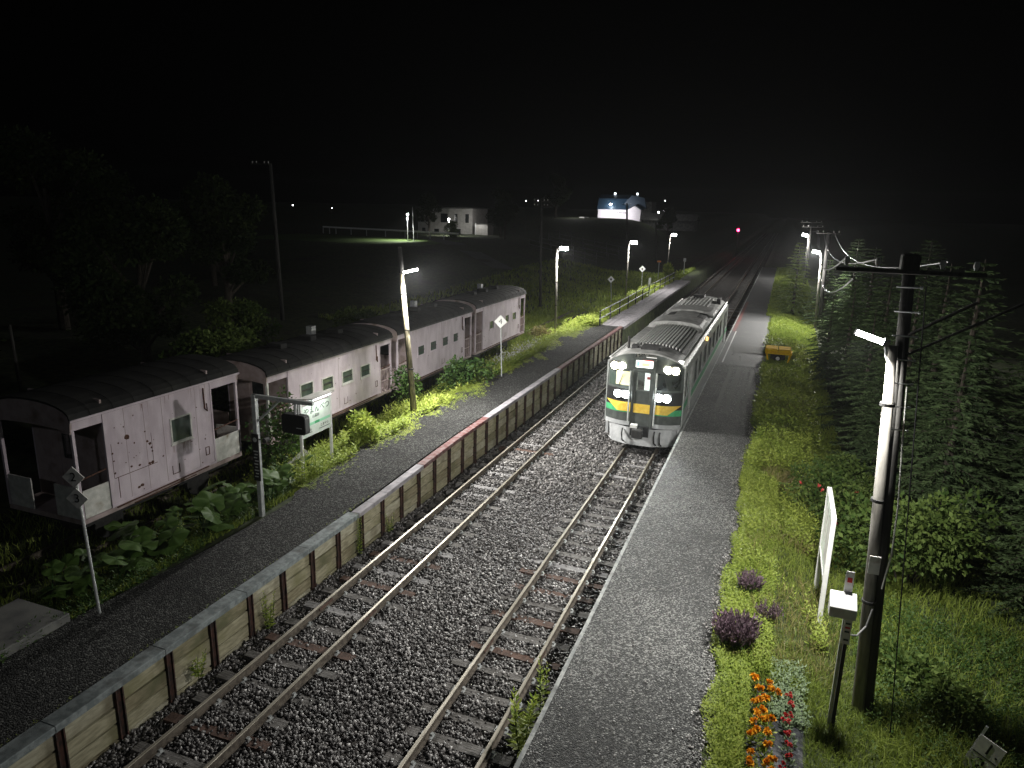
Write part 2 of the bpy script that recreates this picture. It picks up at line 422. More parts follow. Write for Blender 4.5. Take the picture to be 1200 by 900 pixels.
o = npmesh("ballast_bed", V, np.stack([a, a + ny, a + ny + 1, a + 1], 1), M['ballast']); tag(o, kind="structure")

SLP = .66
sleeper_y = np.arange(4.6, 330, SLP)
sleep_jit = {t: sleeper_y + rng.uniform(-.06, .06, len(sleeper_y)) for t in (0, 1)}
def stones(n, y0, y1, r0, r1, drop):
    x = rng.uniform(LE + .05, RE - .05, n); y = rng.uniform(y0, y1, n); keep = np.ones(n, bool)
    for t, xc in ((0, XL), (1, XR)):
        dy = np.abs(((y - 4.6 + SLP / 2) % SLP) - SLP / 2)
        on = (np.abs(x - xc) < 1.02) & (dy < .11)
        keep &= ~(on & (rng.random(n) < drop))
        for sx in (-1, 1): keep &= np.abs(x - xc - sx * .566) > .075
    x, y = x[keep], y[keep]; n = len(x)
    r = rng.uniform(r0, r1, n) * rng.choice([.7, 1, 1.15], n)
    z = bedz(x, y) + r * rng.uniform(.1, 1.3, n)
    c = np.array([[-1, -1, -1], [1, -1, -1], [1, 1, -1], [-1, 1, -1], [-1, -1, 1], [1, -1, 1], [1, 1, 1], [-1, 1, 1]]) * .62
    P = c[None] + rng.normal(0, .26, (n, 8, 3))
    q = rng.normal(size=(n, 4)); q /= np.linalg.norm(q, axis=1)[:, None]
    w, a, b, d = q.T
    Rm = np.stack([np.stack([1 - 2 * (b * b + d * d), 2 * (a * b - d * w), 2 * (a * d + b * w)], -1),
                   np.stack([2 * (a * b + d * w), 1 - 2 * (a * a + d * d), 2 * (b * d - a * w)], -1),
                   np.stack([2 * (a * d - b * w), 2 * (b * d + a * w), 1 - 2 * (a * a + b * b)], -1)], 1)
    P = np.einsum('nij,nkj->nki', Rm, P * np.array([1.15, 1, .8])) * r[:, None, None] + np.stack([x, y, z], -1)[:, None]
    f = np.array([[0, 3, 2, 1], [4, 5, 6, 7], [0, 1, 5, 4], [1, 2, 6, 5], [2, 3, 7, 6], [3, 0, 4, 7]])
    Fa = (f[None] + (np.arange(n) * 8)[:, None, None]).reshape(-1, 4)
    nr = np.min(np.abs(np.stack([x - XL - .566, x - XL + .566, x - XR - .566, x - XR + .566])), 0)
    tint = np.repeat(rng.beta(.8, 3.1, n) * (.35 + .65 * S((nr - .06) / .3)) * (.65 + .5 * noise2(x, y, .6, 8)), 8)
    return P.reshape(-1, 3), Fa, tint
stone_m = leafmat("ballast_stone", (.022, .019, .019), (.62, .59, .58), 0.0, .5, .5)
Vs, Fs, Ts, off = [], [], [], 0
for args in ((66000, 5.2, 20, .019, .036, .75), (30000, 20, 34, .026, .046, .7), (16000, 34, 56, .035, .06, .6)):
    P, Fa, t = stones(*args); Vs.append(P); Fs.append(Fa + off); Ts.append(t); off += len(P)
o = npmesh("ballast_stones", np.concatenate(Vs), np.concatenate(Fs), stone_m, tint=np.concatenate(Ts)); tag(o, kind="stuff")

def litter(n, seed):
    rg = np.random.default_rng(seed); y = 7 + 34 * rg.random(n) ** 1.4
    x = -.42 + .1 * np.sin(y * .8) + .06 * np.sin(y * 2.3 + 1) + rg.normal(-.03, .09, n)
    x = np.where(rg.random(n) < .25, rg.uniform(RE + .1, -.3, n), x)
    c = np.array([[-1, -1, -1], [1, -1, -1], [1, 1, -1], [-1, 1, -1], [-1, -1, 1], [1, -1, 1], [1, 1, 1], [-1, 1, 1]]) * .6
    rr = rg.uniform(.006, .022, n)
    P = (c[None] + rg.normal(0, .25, (n, 8, 3))) * rr[:, None, None] + np.stack([x, y, .915 + rr * .3], -1)[:, None]
    f = np.array([[0, 3, 2, 1], [4, 5, 6, 7], [0, 1, 5, 4], [1, 2, 6, 5], [2, 3, 7, 6], [3, 0, 4, 7]])
    o = npmesh("loose_gravel", P.reshape(-1, 3), (f[None] + (np.arange(n) * 8)[:, None, None]).reshape(-1, 4), stone_m, tint=np.repeat(rg.random(n) * .7, 8)); tag(o, kind="stuff")
litter(3800, 77)
# ------------------------------------------------------------------ railway tracks
def rail_profile(xc):
    h = [(-.063, -.155), (-.063, -.143), (-.012, -.128), (-.01, -.045), (-.033, -.035), (-.033, -.006), (-.026, 0), (.026, 0), (.033, -.006), (.033, -.035), (.01, -.045), (.012, -.128), (.063, -.143), (.063, -.155)]
    return [(xc + a, b) for a, b in h]
def track(xc, ti, label, wear):
    t = thing("railway_track", (xc, 0, 0), label, "railway track", "railway tracks between the platforms")
    for sx in (-1, 1):
        b = MB(); b.prism(rail_profile(sx * .566), 2, 330)
        n = 14
        b.mi = [1] * len(b.f)
        for i in (5, 6, 7): b.mi[2 + i] = 0     # head faces
        b.build("rail", [M['rail'], M['railweb']], t)
        jb = MB()
        for yj in (11.9, 24.4, 36.9):
            for s2 in (-1, 1): jb.box(sx * .566 + s2 * .022 - .009, sx * .566 + s2 * .022 + .009, yj - .25, yj + .25, -.118, -.05)
        jb.split("joint_bar", M['sleeper_rust'], t)
    far = MB(); ffar = MB(); n = 0
    for k, y in enumerate(sleep_jit[ti]):
        w = .105 + rng.uniform(-.012, .012); l = 1.03 + rng.uniform(-.06, .06); sk = rng.uniform(-.03, .03)
        top = -.157 - rng.uniform(0, .012)
        hidden = ti == 1 and 25.5 < y < 44.5
        tgt = MB() if (n < 95 and not hidden and y < 75) else far
        tgt.box(-l, l, y - w, y + w, -.3, top, Matrix.Translation((0, y, 0)) @ Matrix.Rotation(sk, 4, 'Z') @ Matrix.Translation((0, -y, 0)))
        if tgt is not far:
            n += 1
            rr = rng.random()
            m = M['sleeper_grey'] if rr < .22 + wear else (M['sleeper_rust'] if rr < .36 + wear else M['sleeper'])
            s = tgt.build("sleeper", m, t)
            if y < 46:
                fb = MB()
                for sx in (-1, 1):
                    fb.box(sx * .566 - .12, sx * .566 + .12, y - .07, y + .07, top, top + .014)
                    for s2 in (-1, 1):
                        fb.box(sx * .566 + s2 * .075 - .022, sx * .566 + s2 * .075 + .022, y - .03 + s2 * .03, y + .03 + s2 * .03, top + .01, top + .05)
                fb.split("rail_fastening", M['galv'], s) if y < 20 else fb.build("rail_fastening", M['galv'], s)
    o = far.build("sleeper", M['sleeper'], t); o["kind"] = "stuff"
    return t
track(XL, 0, "rusty left-hand railway track running beside the plank platform wall", 0.05)
track(XR, 1, "right-hand railway track that the train is coming along", 0.0)

# ------------------------------------------------------------------ platforms
def lplat_z(y): return .80 + .2 * S((y - 14) / 8) + .0 * y
yl = np.concatenate([np.linspace(1, 14, 14), np.linspace(14.3, 24, 24), np.linspace(25, 46.6, 16)])
b = MB(); rows = []
for y in yl:
    zc = float(lplat_z(y)); xo = -12.0 - .25 * math.sin(y * .35) - (.25 if 15 < y < 30 else 0)
    i = len(b.v); b.v += [(xo, y, zc - .02), (LE - .28, y, zc + .005), (xo - .25, y, -.3)]
    rows.append(i)
for i, j in zip(rows[:-1], rows[1:]):
    b.f += [(i, i + 1, j + 1, j), (i + 2, i, j, j + 2)]; b.mi += [0, 0]
o = b.build("platform", M['asphalt_left']); tag(o, kind="structure")
b = MB(); b.prism([(-11.25, .8), (-11.25, .99), (LE + .12, .99), (LE + .12, .8)], 46.7, 82)
for y in np.arange(48, 82, 3.4): b.box(-11.1, LE - .3, y - .12, y + .12, -.6, .799)
b.mi = [0] * 6 + [1] * (len(b.f) - 6)
o = b.build("platform_deck", [M['deck'], M['dark']]); tag(o, kind="structure")
b = MB(); b.box(-11.2, LE - .35, 47, 81.8, -.6, .7); o = b.build("platform_deck_underside", M['dark']); tag(o, kind="structure")

# right platform
yr = np.concatenate([np.linspace(1, 38.0, 60)])
def outer(y): return -.42 + .1 * math.sin(y * .8) + .06 * math.sin(y * 2.3 + 1)
b = MB()
for k, (y0, y1) in enumerate(zip(yr[:-1], yr[1:])):
    xo0, xo1 = outer(y0), outer(y1)
    b.quad((RE + .07, y0, .925), (xo0, y0, .9), (xo1, y1, .9), (RE + .07, y1, .925))
o = b.build("platform", M['asphalt']); tag(o, kind="structure")
b = MB(); b.quad((RE + .07, 38, .921), (-.5, 38, .90), (-.75, 110, .9), (RE + .07, 110, .921))
o = b.build("platform_paving", M['asphalt_smooth']); tag(o, kind="structure")
b = MB(); b.box(RE, RE + .07, 1, 110, .6, .93); o = b.build("platform_kerb", M['concrete']); tag(o, kind="structure")
b = MB(); b.box(RE + .03, RE + .3, 1, 110, -.6, .598); o = b.build("platform_face", M['dark_wall']); tag(o, kind="structure")
def sheet(name, m, x0, x1, y0, y1, z, n=1):
    b = MB(); b.quad((x0, y0, z), (x1, y0, z), (x1, y1, z), (x0, y1, z)); o = b.build(name, m); tag(o, kind="structure"); return o
for x0, w in ((-2.0, .16), (-1.62, .2), (-1.2, .12), (-.95, .14)):
    sheet("worn_strip", M['pale_patch'], x0, x0 + w, 28.2, 37.2, .931 - .012 * (x0 + 2.7) / 1.5)
sheet("cross_band", M['pale_patch'], -2.5, -.6, 41.6, 43.6, .927)
sheet("edge_line", M['paint_white'], -2.5, -2.43, 38.3, 49, .9275)
sheet("red_line", M['paint_red'], -2.72, -2.5, 49, 66, .9275)

# left platform wall: coping, rail posts and sleeper planks
wl = thing("platform_wall", (LE, 0, 0), "long retaining wall of pale planks between dark rail posts along the left platform", "retaining wall")
post_y = np.arange(4.15, 46.9, 1.06)
cb = MB(); cr_ = MB(); cg = MB()
def coping(bld, y0, y1, w, n):
    for a, c in zip(np.linspace(y0, y1, n + 1)[:-1], np.linspace(y0, y1, n + 1)[1:]):
        z0, z1 = float(lplat_z(a)), float(lplat_z(c))
        bld.add([(-w, a, z0 - .1), (.06, a, z0 - .1), (.06, c, z1 - .1), (-w, c, z1 - .1), (-w, a, z0 + .03), (.06, a, z0 + .03), (.06, c, z1 + .03), (-w, c, z1 + .03)],
                [(0, 3, 2, 1), (4, 5, 6, 7), (0, 1, 5, 4), (1, 2, 6, 5), (2, 3, 7, 6), (3, 0, 4, 7)])
coping(cb, 2, 14.6, .27, 6); coping(cg, 14.62, 18.2, .2, 5); coping(cr_, 18.22, 23.4, .2, 6); coping(cg, 23.42, 32.5, .22, 4); coping(cr_, 32.52, 46.7, .18, 6)
tag(cb.build("coping", M['coping'], wl, bevel=.012), "bluish grey concrete coping")
cg.build("coping", M['deck'], wl, bevel=.012)
tag(cr_.build("coping", M['coping_red'], wl, bevel=.012), "coping with faded red paint")
for y in post_y:
    zt = float(lplat_z(y)) - .1
    b = MB(); lean = rng.uniform(-.015, .015)
    b.prism([(-.03, -.7), (.055 + lean, -.7), (.055, zt), (-.03, zt)], y - .075, y - .05)
    b.prism([(-.03, -.7), (.055 + lean, -.7), (.055, zt), (-.03, zt)], y + .05, y + .075)
    b.box(.0, .02, y - .05, y + .05, -.7, zt)
    b.build("post", M['post_rust'], wl)
for y0, y1 in zip(post_y[:-1], post_y[1:]):
    zt = float(lplat_z((y0 + y1) / 2)) - .11
    b = MB(); hgt = [.32, .31, .3, .3]
    z = zt
    for h_ in hgt:
        dx = rng.uniform(-.012, .014); tl = rng.uniform(-.014, .014)
        b.add([(-.06, y0 + .06, z - h_ + .035), (.0 + dx, y0 + .06, z - h_ + .035 + tl), (.0 + dx, y1 - .06, z - h_ + .035 - tl), (-.06, y1 - .06, z - h_ + .035),
               (-.06, y0 + .06, z), (.0 + dx, y0 + .06, z - .004 + tl), (.0 + dx, y1 - .06, z - .004 - tl), (-.06, y1 - .06, z)],
              [(0, 3, 2, 1), (4, 5, 6, 7), (0, 1, 5, 4), (1, 2, 6, 5), (2, 3, 7, 6), (3, 0, 4, 7)])
        z -= h_
    b.mi = [i // 6 % 4 for i in range(len(b.f))]; pm_ = [M['plank'], M['plank2'], M['plank3'], M['plank']]; random.shuffle(pm_); b.build("plank_panel", pm_, wl)
bk = MB(); bk.box(-.3, -.07, 2, 46.6, -.7, .68); bk.build("backing", M['dark'], wl)

# deck railing
rl = thing("platform_railing", (-11.15, 46.5, .95), "dark steel post and rail fence along the far end of the left platform", "railing")
for k in range(12):
    b = MB(); y = k * 3.05; b.box(-.04, .04, y - .04, y + .04, -.5, 1.08); b.build("post", M['dark'], rl)
for z in (.5, 1.0):
    b = MB(); b.tube([(0, -.1, z), (0, 34, z)], .035, 6); b.build("rail", M['galv'], rl)

# concrete slab by the platform
o = MB().box(-13.4, -12.0, 6.6, 8.35, .3, .95).build("concrete_slab", M['dark_wall'], bevel=.02)
tag(o, "low dark concrete slab beside the near end of the left platform", "concrete slab")
o.data.materials.append(M['concrete'])

# ------------------------------------------------------------------ the train (one railcar, front at its origin, body along +Y)
tr = thing("railcar_train", (XR, 25.0, 0), "silver and green diesel railcar with lit headlights standing at the right platform", "train")
HW = 1.40
def roof_z(x): return 3.22 + .42 * (1 - (abs(x) / HW) ** 2.6)
def face_y(x, z):
    y = .34 * max(0, (abs(x) - .62) / (HW - .62)) ** 2
    return y + .10 * max(0, (z - 2.3) / 1.3) ** 2
def face_panel(bld, x0, x1, z0, z1, off, nx=8, nz=4, clipz=None):
    base = len(bld.v)
    for i in range(nx + 1):
        for j in range(nz + 1):
            z = z0 + ((min(z1, 3.2) if clipz else z1) - z0) * j / nz
            x = x0 + ((x1(z) if callable(x1) else x1) - x0) * i / nx
            if clipz: z = z0 + (min(z1, roof_z(x) - .01) - z0) * j / nz
            bld.v.append((x, face_y(x, z) - off, z))
    for i in range(nx):
        for j in range(nz):
            k = base + i * (nz + 1) + j
            bld.f.append((k, k + nz + 1, k + nz + 2, k + 1)); bld.mi.append(bld.m)
LEN = 19.6
# side walls with window and door openings
side_open = []
for y0, y1, z0, z1, kind in [(.62, 1.18, 2.0, 2.95, 'cab'), (1.45, 2.55, 1.12, 3.0, 'door'), (3.2, 4.3, 1.95, 2.9, 'win'), (4.7, 5.8, 1.95, 2.9, 'win'), (6.3, 7.8, 1.95, 2.9, 'win'), (8.3, 9.8, 1.95, 2.9, 'win'),
                             (10.3, 11.8, 1.95, 2.9, 'win'), (12.3, 13.8, 1.95, 2.9, 'win'), (14.3, 15.4, 1.95, 2.9, 'win'), (17.0, 18.1, 1.12, 3.0, 'door'), (18.4, 19.0, 2.0, 2.95, 'cab')]:
    side_open.append((y0, y1, z0, z1, kind))
for sx in (-1, 1):
    b = MB()
    ycuts = sorted(set([.34, LEN] + [o_[0] for o_ in side_open] + [o_[1] for o_ in side_open]))
    for ya, yb in zip(ycuts[:-1], ycuts[1:]):
        op = [o_ for o_ in side_open if o_[0] <= ya and o_[1] >= yb]
        spans = [(.95, 3.22)] if not op else [(.95, op[0][2]), (op[0][3], 3.22)]
        for z0, z1 in spans:
            b.box(sx * HW - .03, sx * HW + .03, ya, yb, z0, z1)
    b.build("side_wall", M['steel'], tr)
    for y0, y1, z0, z1, kind in side_open:
        fr = MB()
        for q in ((y0, y0 + .05, z0, z1), (y1 - .05, y1, z0, z1), (y0 + .05, y1 - .05, z0, z0 + .05), (y0 + .05, y1 - .05, z1 - .05, z1)):
            fr.box(sx * HW - .045, sx * (HW + .012) + .0, *q) if sx > 0 else fr.box(sx * (HW + .012), sx * HW + .045, *q)
        if kind == 'door':
            d = MB(); xi = sx * (HW - .05)
            d.box(xi - .015, xi + .015, y0 + .05, y1 - .05, z0 + .05, 1.8); d.box(xi - .015, xi + .015, y0 + .05, y0 + .2, 1.8, z1 - .05)
            d.box(xi - .015, xi + .015, y1 - .2, y1 - .05, 1.8, z1 - .05); d.box(xi - .015, xi + .015, y0 + .2, y1 - .2, z1 - .15, z1 - .05)
            dr = d.build("door", M['steel'], tr)
            MB().box(xi - .006, xi + .006, y0 + .2, y1 - .2, 1.8, z1 - .15).build("pane", M['glass'], dr)
            fr.build("door_frame", M['roofsteel'], dr)
        else:
            w = fr.build("window", M['dark'], tr)
            MB().box(sx * (HW - .02) - .006, sx * (HW - .02) + .006, y0 + .05, y1 - .05, z0 + .05, z1 - .05).build("pane", M['glass'], w)
    b = MB(); x0, x1 = (HW + .034, HW + .040) if sx > 0 else (-HW - .040, -HW - .034)
    for ya, yb in ((.36, 1.43), (2.57, 16.98), (18.12, LEN - .02)): b.box(x0, x1, ya, yb, 1.62, 1.86)
    b.split("green_stripe", M['traingreen'], tr)
    b = MB(); 
    for ya, yb in ((2.57, 16.98),): b.box(x0, x1, ya, yb, 1.5, 1.6)
    b.build("pale_stripe", M['sign_green'], tr)
    b = MB(); b.tube([(sx * 1.33, .35, 3.36), (sx * 1.33, LEN, 3.36)], .045, 6); b.build("gutter", M['white'], tr)
    b = MB(); b.box(sx * 1.33 - .05, sx * 1.33 + .05, .36, LEN, .42, .93); b.build("skirt", M['skirt'], tr)
    for y in (1.75, 17.3):
        MB().box(sx * 1.39 - .06, sx * 1.39 + .06, y - .35, y + .35, .62, .7).build("step", M['white'], tr)
# roof shell
b = MB(); n = 18; pr = [(HW * math.cos(math.pi * i / n) , 0) for i in range(n + 1)]
pr = [(x, roof_z(x)) for x, _ in pr]
top = pr; bot = [(x * .97, z - .05) for x, z in pr[::-1]]
b.prism(top + bot, .3, LEN)
b.build("roof", M['roofsteel'], tr)
MB().box(-HW + .04, HW - .04, .45, LEN, .93, 1.0).build("floor", M['dark'], tr)
b = MB(); b.prism([(-HW, .95)] + [(HW, .95), (HW, 3.2)] + [(x, roof_z(x)) for x in (1.0, .5, 0, -.5, -1.0)] + [(-HW, 3.2)], LEN - .03, LEN + .02); b.build("rear_wall", M['steel'], tr)
# inside: ceiling lights, seats, cab bulkhead
MB().box(-1.2, 1.2, 2.8, 16.8, 3.12, 3.16).build("ceiling", M['cream'], tr)
for sx in (-.6, .6): MB().box(sx - .09, sx + .09, 3, 16.6, 3.08, 3.115).build("ceiling_lamp", M['interior'], tr)
for sx in (-1, 1):
    for y in np.arange(3.6, 16, 1.6):
        b = MB(); b.box(sx * .95 - .42, sx * .95 + .42, y, y + .5, 1.3, 1.46); b.box(sx * .95 - .42, sx * .95 + .42, y + .5, y + .6, 1.3, 2.1)
        b.build("seat", M['dark_wall'], tr)
b = MB()
for x0, x1, z0, z1 in ((-1.35, -.45, 1, 3.1), (.45, 1.35, 1, 3.1), (-.45, .45, 2.98, 3.1), (-.45, .45, 1, 1.2)): b.box(x0, x1, 1.3, 1.34, z0, z1)
b.split("bulkhead", M['cream'], tr)
MB().box(-.4, .4, 2.62, 2.66, 1.3, 3.0).build("saloon_door", M['saloon'], tr)
b = MB()
for k in range(16):
    x, z = rng.uniform(-.3, .3), rng.uniform(1.9, 2.9); s_ = rng.uniform(.03, .1); b.box(x - s_, x + s_, 2.60, 2.615, z - s_, z + s_ * .5)
b.build("poster", M['ink_red'], tr)
point("cab_light", tr, (-.9, .95, 2.95), 6, (1, .96, .8), .08)
# front
b = MB()
face_panel(b, -HW, -.40, 1.0, 4, 0, 10, 10, True); face_panel(b, .40, HW, 1.0, 4, 0, 10, 10, True)
# cut the cab windows out by leaving the pane panels proud of a dark mask
b.split("front_mask", M['trainblack'], tr, smooth=True)
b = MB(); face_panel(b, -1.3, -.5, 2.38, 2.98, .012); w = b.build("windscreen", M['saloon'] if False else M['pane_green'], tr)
b = MB(); face_panel(b, -1.02, -.52, 2.44, 2.95, .016); o = b.build("lit_cab_glow", emat("lit_cab_panel", (.9, .85, .5), .5), w)  # glow laid on the opaque windscreen, standing in for the lit cab
b = MB(); face_panel(b, .5, 1.3, 2.38, 2.98, .012); b.build("windscreen", M['pane_dark'], tr)
for sx in (-1, 1):
    b = MB(); b.tube([(sx * .9, face_y(.9, 2.4) - .03, 2.4), (sx * .75, face_y(.75, 2.7) - .035, 2.85)], .012, 5); b.build("wiper", M['black'], tr)
# gangway door
gd = MB(); gd.box(-.40, -.24, -.06, .1, .9, 3.06); gd.box(.24, .40, -.06, .1, .9, 3.06); gd.box(-.24, .24, -.06, .1, 2.98, 3.06); gd.box(-.24, .24, -.05, .1, .9, 2.3)
g_ = gd.build("gangway_door", M['trainblack'], tr, bevel=.015)
MB().box(-.24, .24, 0, .02, 2.3, 2.98).build("pane", M['glass'], g_)
for sx in (-1, 1):
    b = MB(); b.tube([(sx * .47, -.09, 1.05), (sx * .47, -.09, 3.0)], .03, 6); b.build("gangway_rail", M['steel'], g_)
b = MB(); b.box(-.4, .4, -.02, .12, 3.06, 3.5); b.build("destination_housing", M['trainblack'], tr)
dp = MB().box(-.3, .3, -.045, -.022, 3.16, 3.4).build("destination_display", M['ledwhite'], tr)
MB().box(-.28, -.16, -.05, -.046, 3.19, 3.37).build("green_panel", M['ledgreen'], dp)
MB().box(-.1, .2, -.05, -.046, 3.2, 3.34).build("orange_panel", M['ledorange'], dp)
MB().box(-.05, .3, -.05, -.046, 3.405, 3.42).build("red_panel", M['ledred'], dp)
# coloured band
b = MB(); face_panel(b, -HW + .01, -.42, 1.42, 1.64, .008); face_panel(b, .42, HW - .01, 1.42, 1.64, .008); b.split("green_band", M['traingreen'], tr)
b = MB()
face_panel(b, .42, lambda z: .42 + .5 + 1.3 * (z - 1.46), 1.46, 1.81, .016, 8, 4)
face_panel(b, -.42, lambda z: -(.42 + .5 + 1.3 * (z - 1.46)), 1.46, 1.81, .016, 8, 4)
b.box(-.30, .30, -.062, -.052, 1.46, 1.8)
b.split("yellow_band", M['trainyellow'], tr)
b = MB(); face_panel(b, -HW + .02, -.42, 1.66, 2.3, .005); face_panel(b, .42, HW - .02, 1.66, 2.3, .005); b.split("headlamp_panel", M['black'], tr)
b = MB(); face_panel(b, -HW + .01, -.41, 1.1, 1.40, .01); face_panel(b, .41, HW - .01, 1.1, 1.40, .01); b.split("lower_band", M['trainblack'], tr)
# head lamps
for x, z, m, r in ((-.76, 2.1, 'headwhite', .14), (.74, 2.1, 'headwhite', .14), (-.96, 3.12, 'headwarm', .15), (.96, 3.12, 'headwarm', .15)):
    y = face_y(x, z) - .02
    hb = MB(); hb.box(x - .29, x + .29, y - .02, y + .1, z - .155, z + .155); h_ = hb.build("headlamp", M['dark'], tr)
    for dx in (-.14, .14): MB().tube([(x + dx, y - .02, z), (x + dx, y - .05, z - .003)], .137, 18).build("lens", M[m], h_)
    spot("headlamp_beam", tr, (x, y - .1, z), (x * .06, -1, .1), 1300, R(76), 1.0, (1, 1, .86) if z > 3 else (.95, 1, 1), .1)
    spot("headlamp_spill", tr, (x, y - .08, z), (x * .1, -1, -.4), 5, R(150), 1.0, (1, 1, .92), .1)
# skirt, coupler, plough
b = MB()
pl = [(-1.32, .5), (-1.12, .1), (-.5, -.16), (.5, -.16), (1.12, .1), (1.32, .5)]
lo = [(x * .93, y - .05, .27) for x, y in pl]; hi = [(x, y, .92) for x, y in pl]
b.add(lo + hi, [(i, i + 1, i + 7, i + 6) for i in range(5)])
b.add([(x, y + .05, .28) for x, y in pl], [(0, 1, 2, 3, 4, 5)])
b.build("plough_skirt", M['skirt'], tr)
b = MB(); b.box(-.34, .34, -.24, -.1, .62, .98); b.build("coupler_recess", M['black'], tr)
b = MB(); b.box(-.13, .13, -.62, -.1, .72, .98); b.box(-.2, .2, -.7, -.55, .68, 1.0); b.build("coupler", M['dark'], tr, bevel=.03)
b = MB(); b.box(-.3, -.06, -.45, -.25, .98, 1.1); b.build("coupler_plate", M['white'], tr)
for x in (-.62, .55, .75): 
    b = MB(); b.tube([(x, -.16, .85), (x, -.3, .7), (x + .03, -.3, .45), (x + .08, -.2, .36)], .028, 6); b.build("brake_hose", M['rubber'], tr)
b = MB(); face_panel(b, -HW + .02, -.42, .93, 1.09, .02); face_panel(b, .42, HW - .02, .93, 1.09, .02); b.split("buffer_beam", M['skirt'], tr)
# underframe and wheels
MB().box(-1.15, 1.15, 1.0, LEN - .6, .35, .93).build("underframe", M['dark'], tr)
for yb in (2.2, 4.3, 15.3, 17.4):
    for sx in (-1, 1):
        b = MB(); b.tube([(sx * .5, yb, .43), (sx * .63, yb, .43)], .43, 20); b.build("wheel", M['dark'], tr)
b = MB(); pr_ = [(x, roof_z(x) + .004) for x in np.linspace(-.85, 1.2, 12)]; b.prism(pr_ + [(x, z + .008) for x, z in pr_[::-1]], 1.8, 7.1); b.build("cooler_deck", M['roofdeck'], tr)
# roof gear: ribbed cooler decks, hoods, aerial
b = MB()
for k in range(15):
    x = -.72 + k * .128; z = roof_z(x) + .03
    b.box(x - .02, x + .02, 1.9, 7.0, z - .03, z + .06)
b.split("roof_rib", M['ribs'], tr)
b = MB()
for k in range(9):
    x = -1.12 + .035 * k
b.box(-1.2, -.72, 2.6, 6.6, 3.36, 3.56); b.build("roof_duct", M['roofsteel'], tr, bevel=.04)
def hood(y0, y1, hw, hh, name, m):
    prof = [(hw * math.cos(math.pi * i / 12), 3.42 + hh * math.sin(math.pi * i / 12) ** .6) for i in range(13)]
    MB().prism([(hw, 3.3)] + prof + [(-hw, 3.3)], y0, y1).build(name, m, tr)
hood(7.3, 9.4, 1.22, .40, "roof_hood", M['roofsteel'])
hood(9.42, 12.2, 1.0, .2, "roof_recess", M['dark'])
hood(12.3, 14.2, 1.22, .3, "air_conditioner", M['roofsteel'])
b = MB()
for k in range(8): b.box(-.8 + k * .2, -.74 + k * .2, 14.4, 18.6, 3.5, 3.66)
b.split("roof_rib", M['ribs'], tr)
b = MB(); b.box(-.35, .35, .9, 1.6, 3.58, 3.74); b.box(-.75, -.5, 1.2, 1.5, 3.5, 3.72); b.build("horn_box", M['dark'], tr, bevel=.02)
b = MB(); b.tube([(-.95, 1.7, 3.4), (-.95, 1.7, 3.95)], .05, 8); b.build("exhaust", M['dark'], tr)
b = MB(); b.box(.9, 1.1, 17.5, 18.3, 3.4, 3.75); b.box(-.5, .1, 18.2, 19.0, 3.6, 3.82); b.tube([(-.3, 18.9, 3.6), (-.3, 18.9, 4.2)], .03, 6); b.split("rear_roof_gear", M['dark'], tr)
MB().box(1.12, 1.3, .45, .62, 3.24, 3.4).build("marker_lamp", M['ledwhite'], tr)
MB().box(1.42, 1.5, 7.0, 7.12, 3.1, 3.25).build("side_lamp", M['ledorange'], tr)

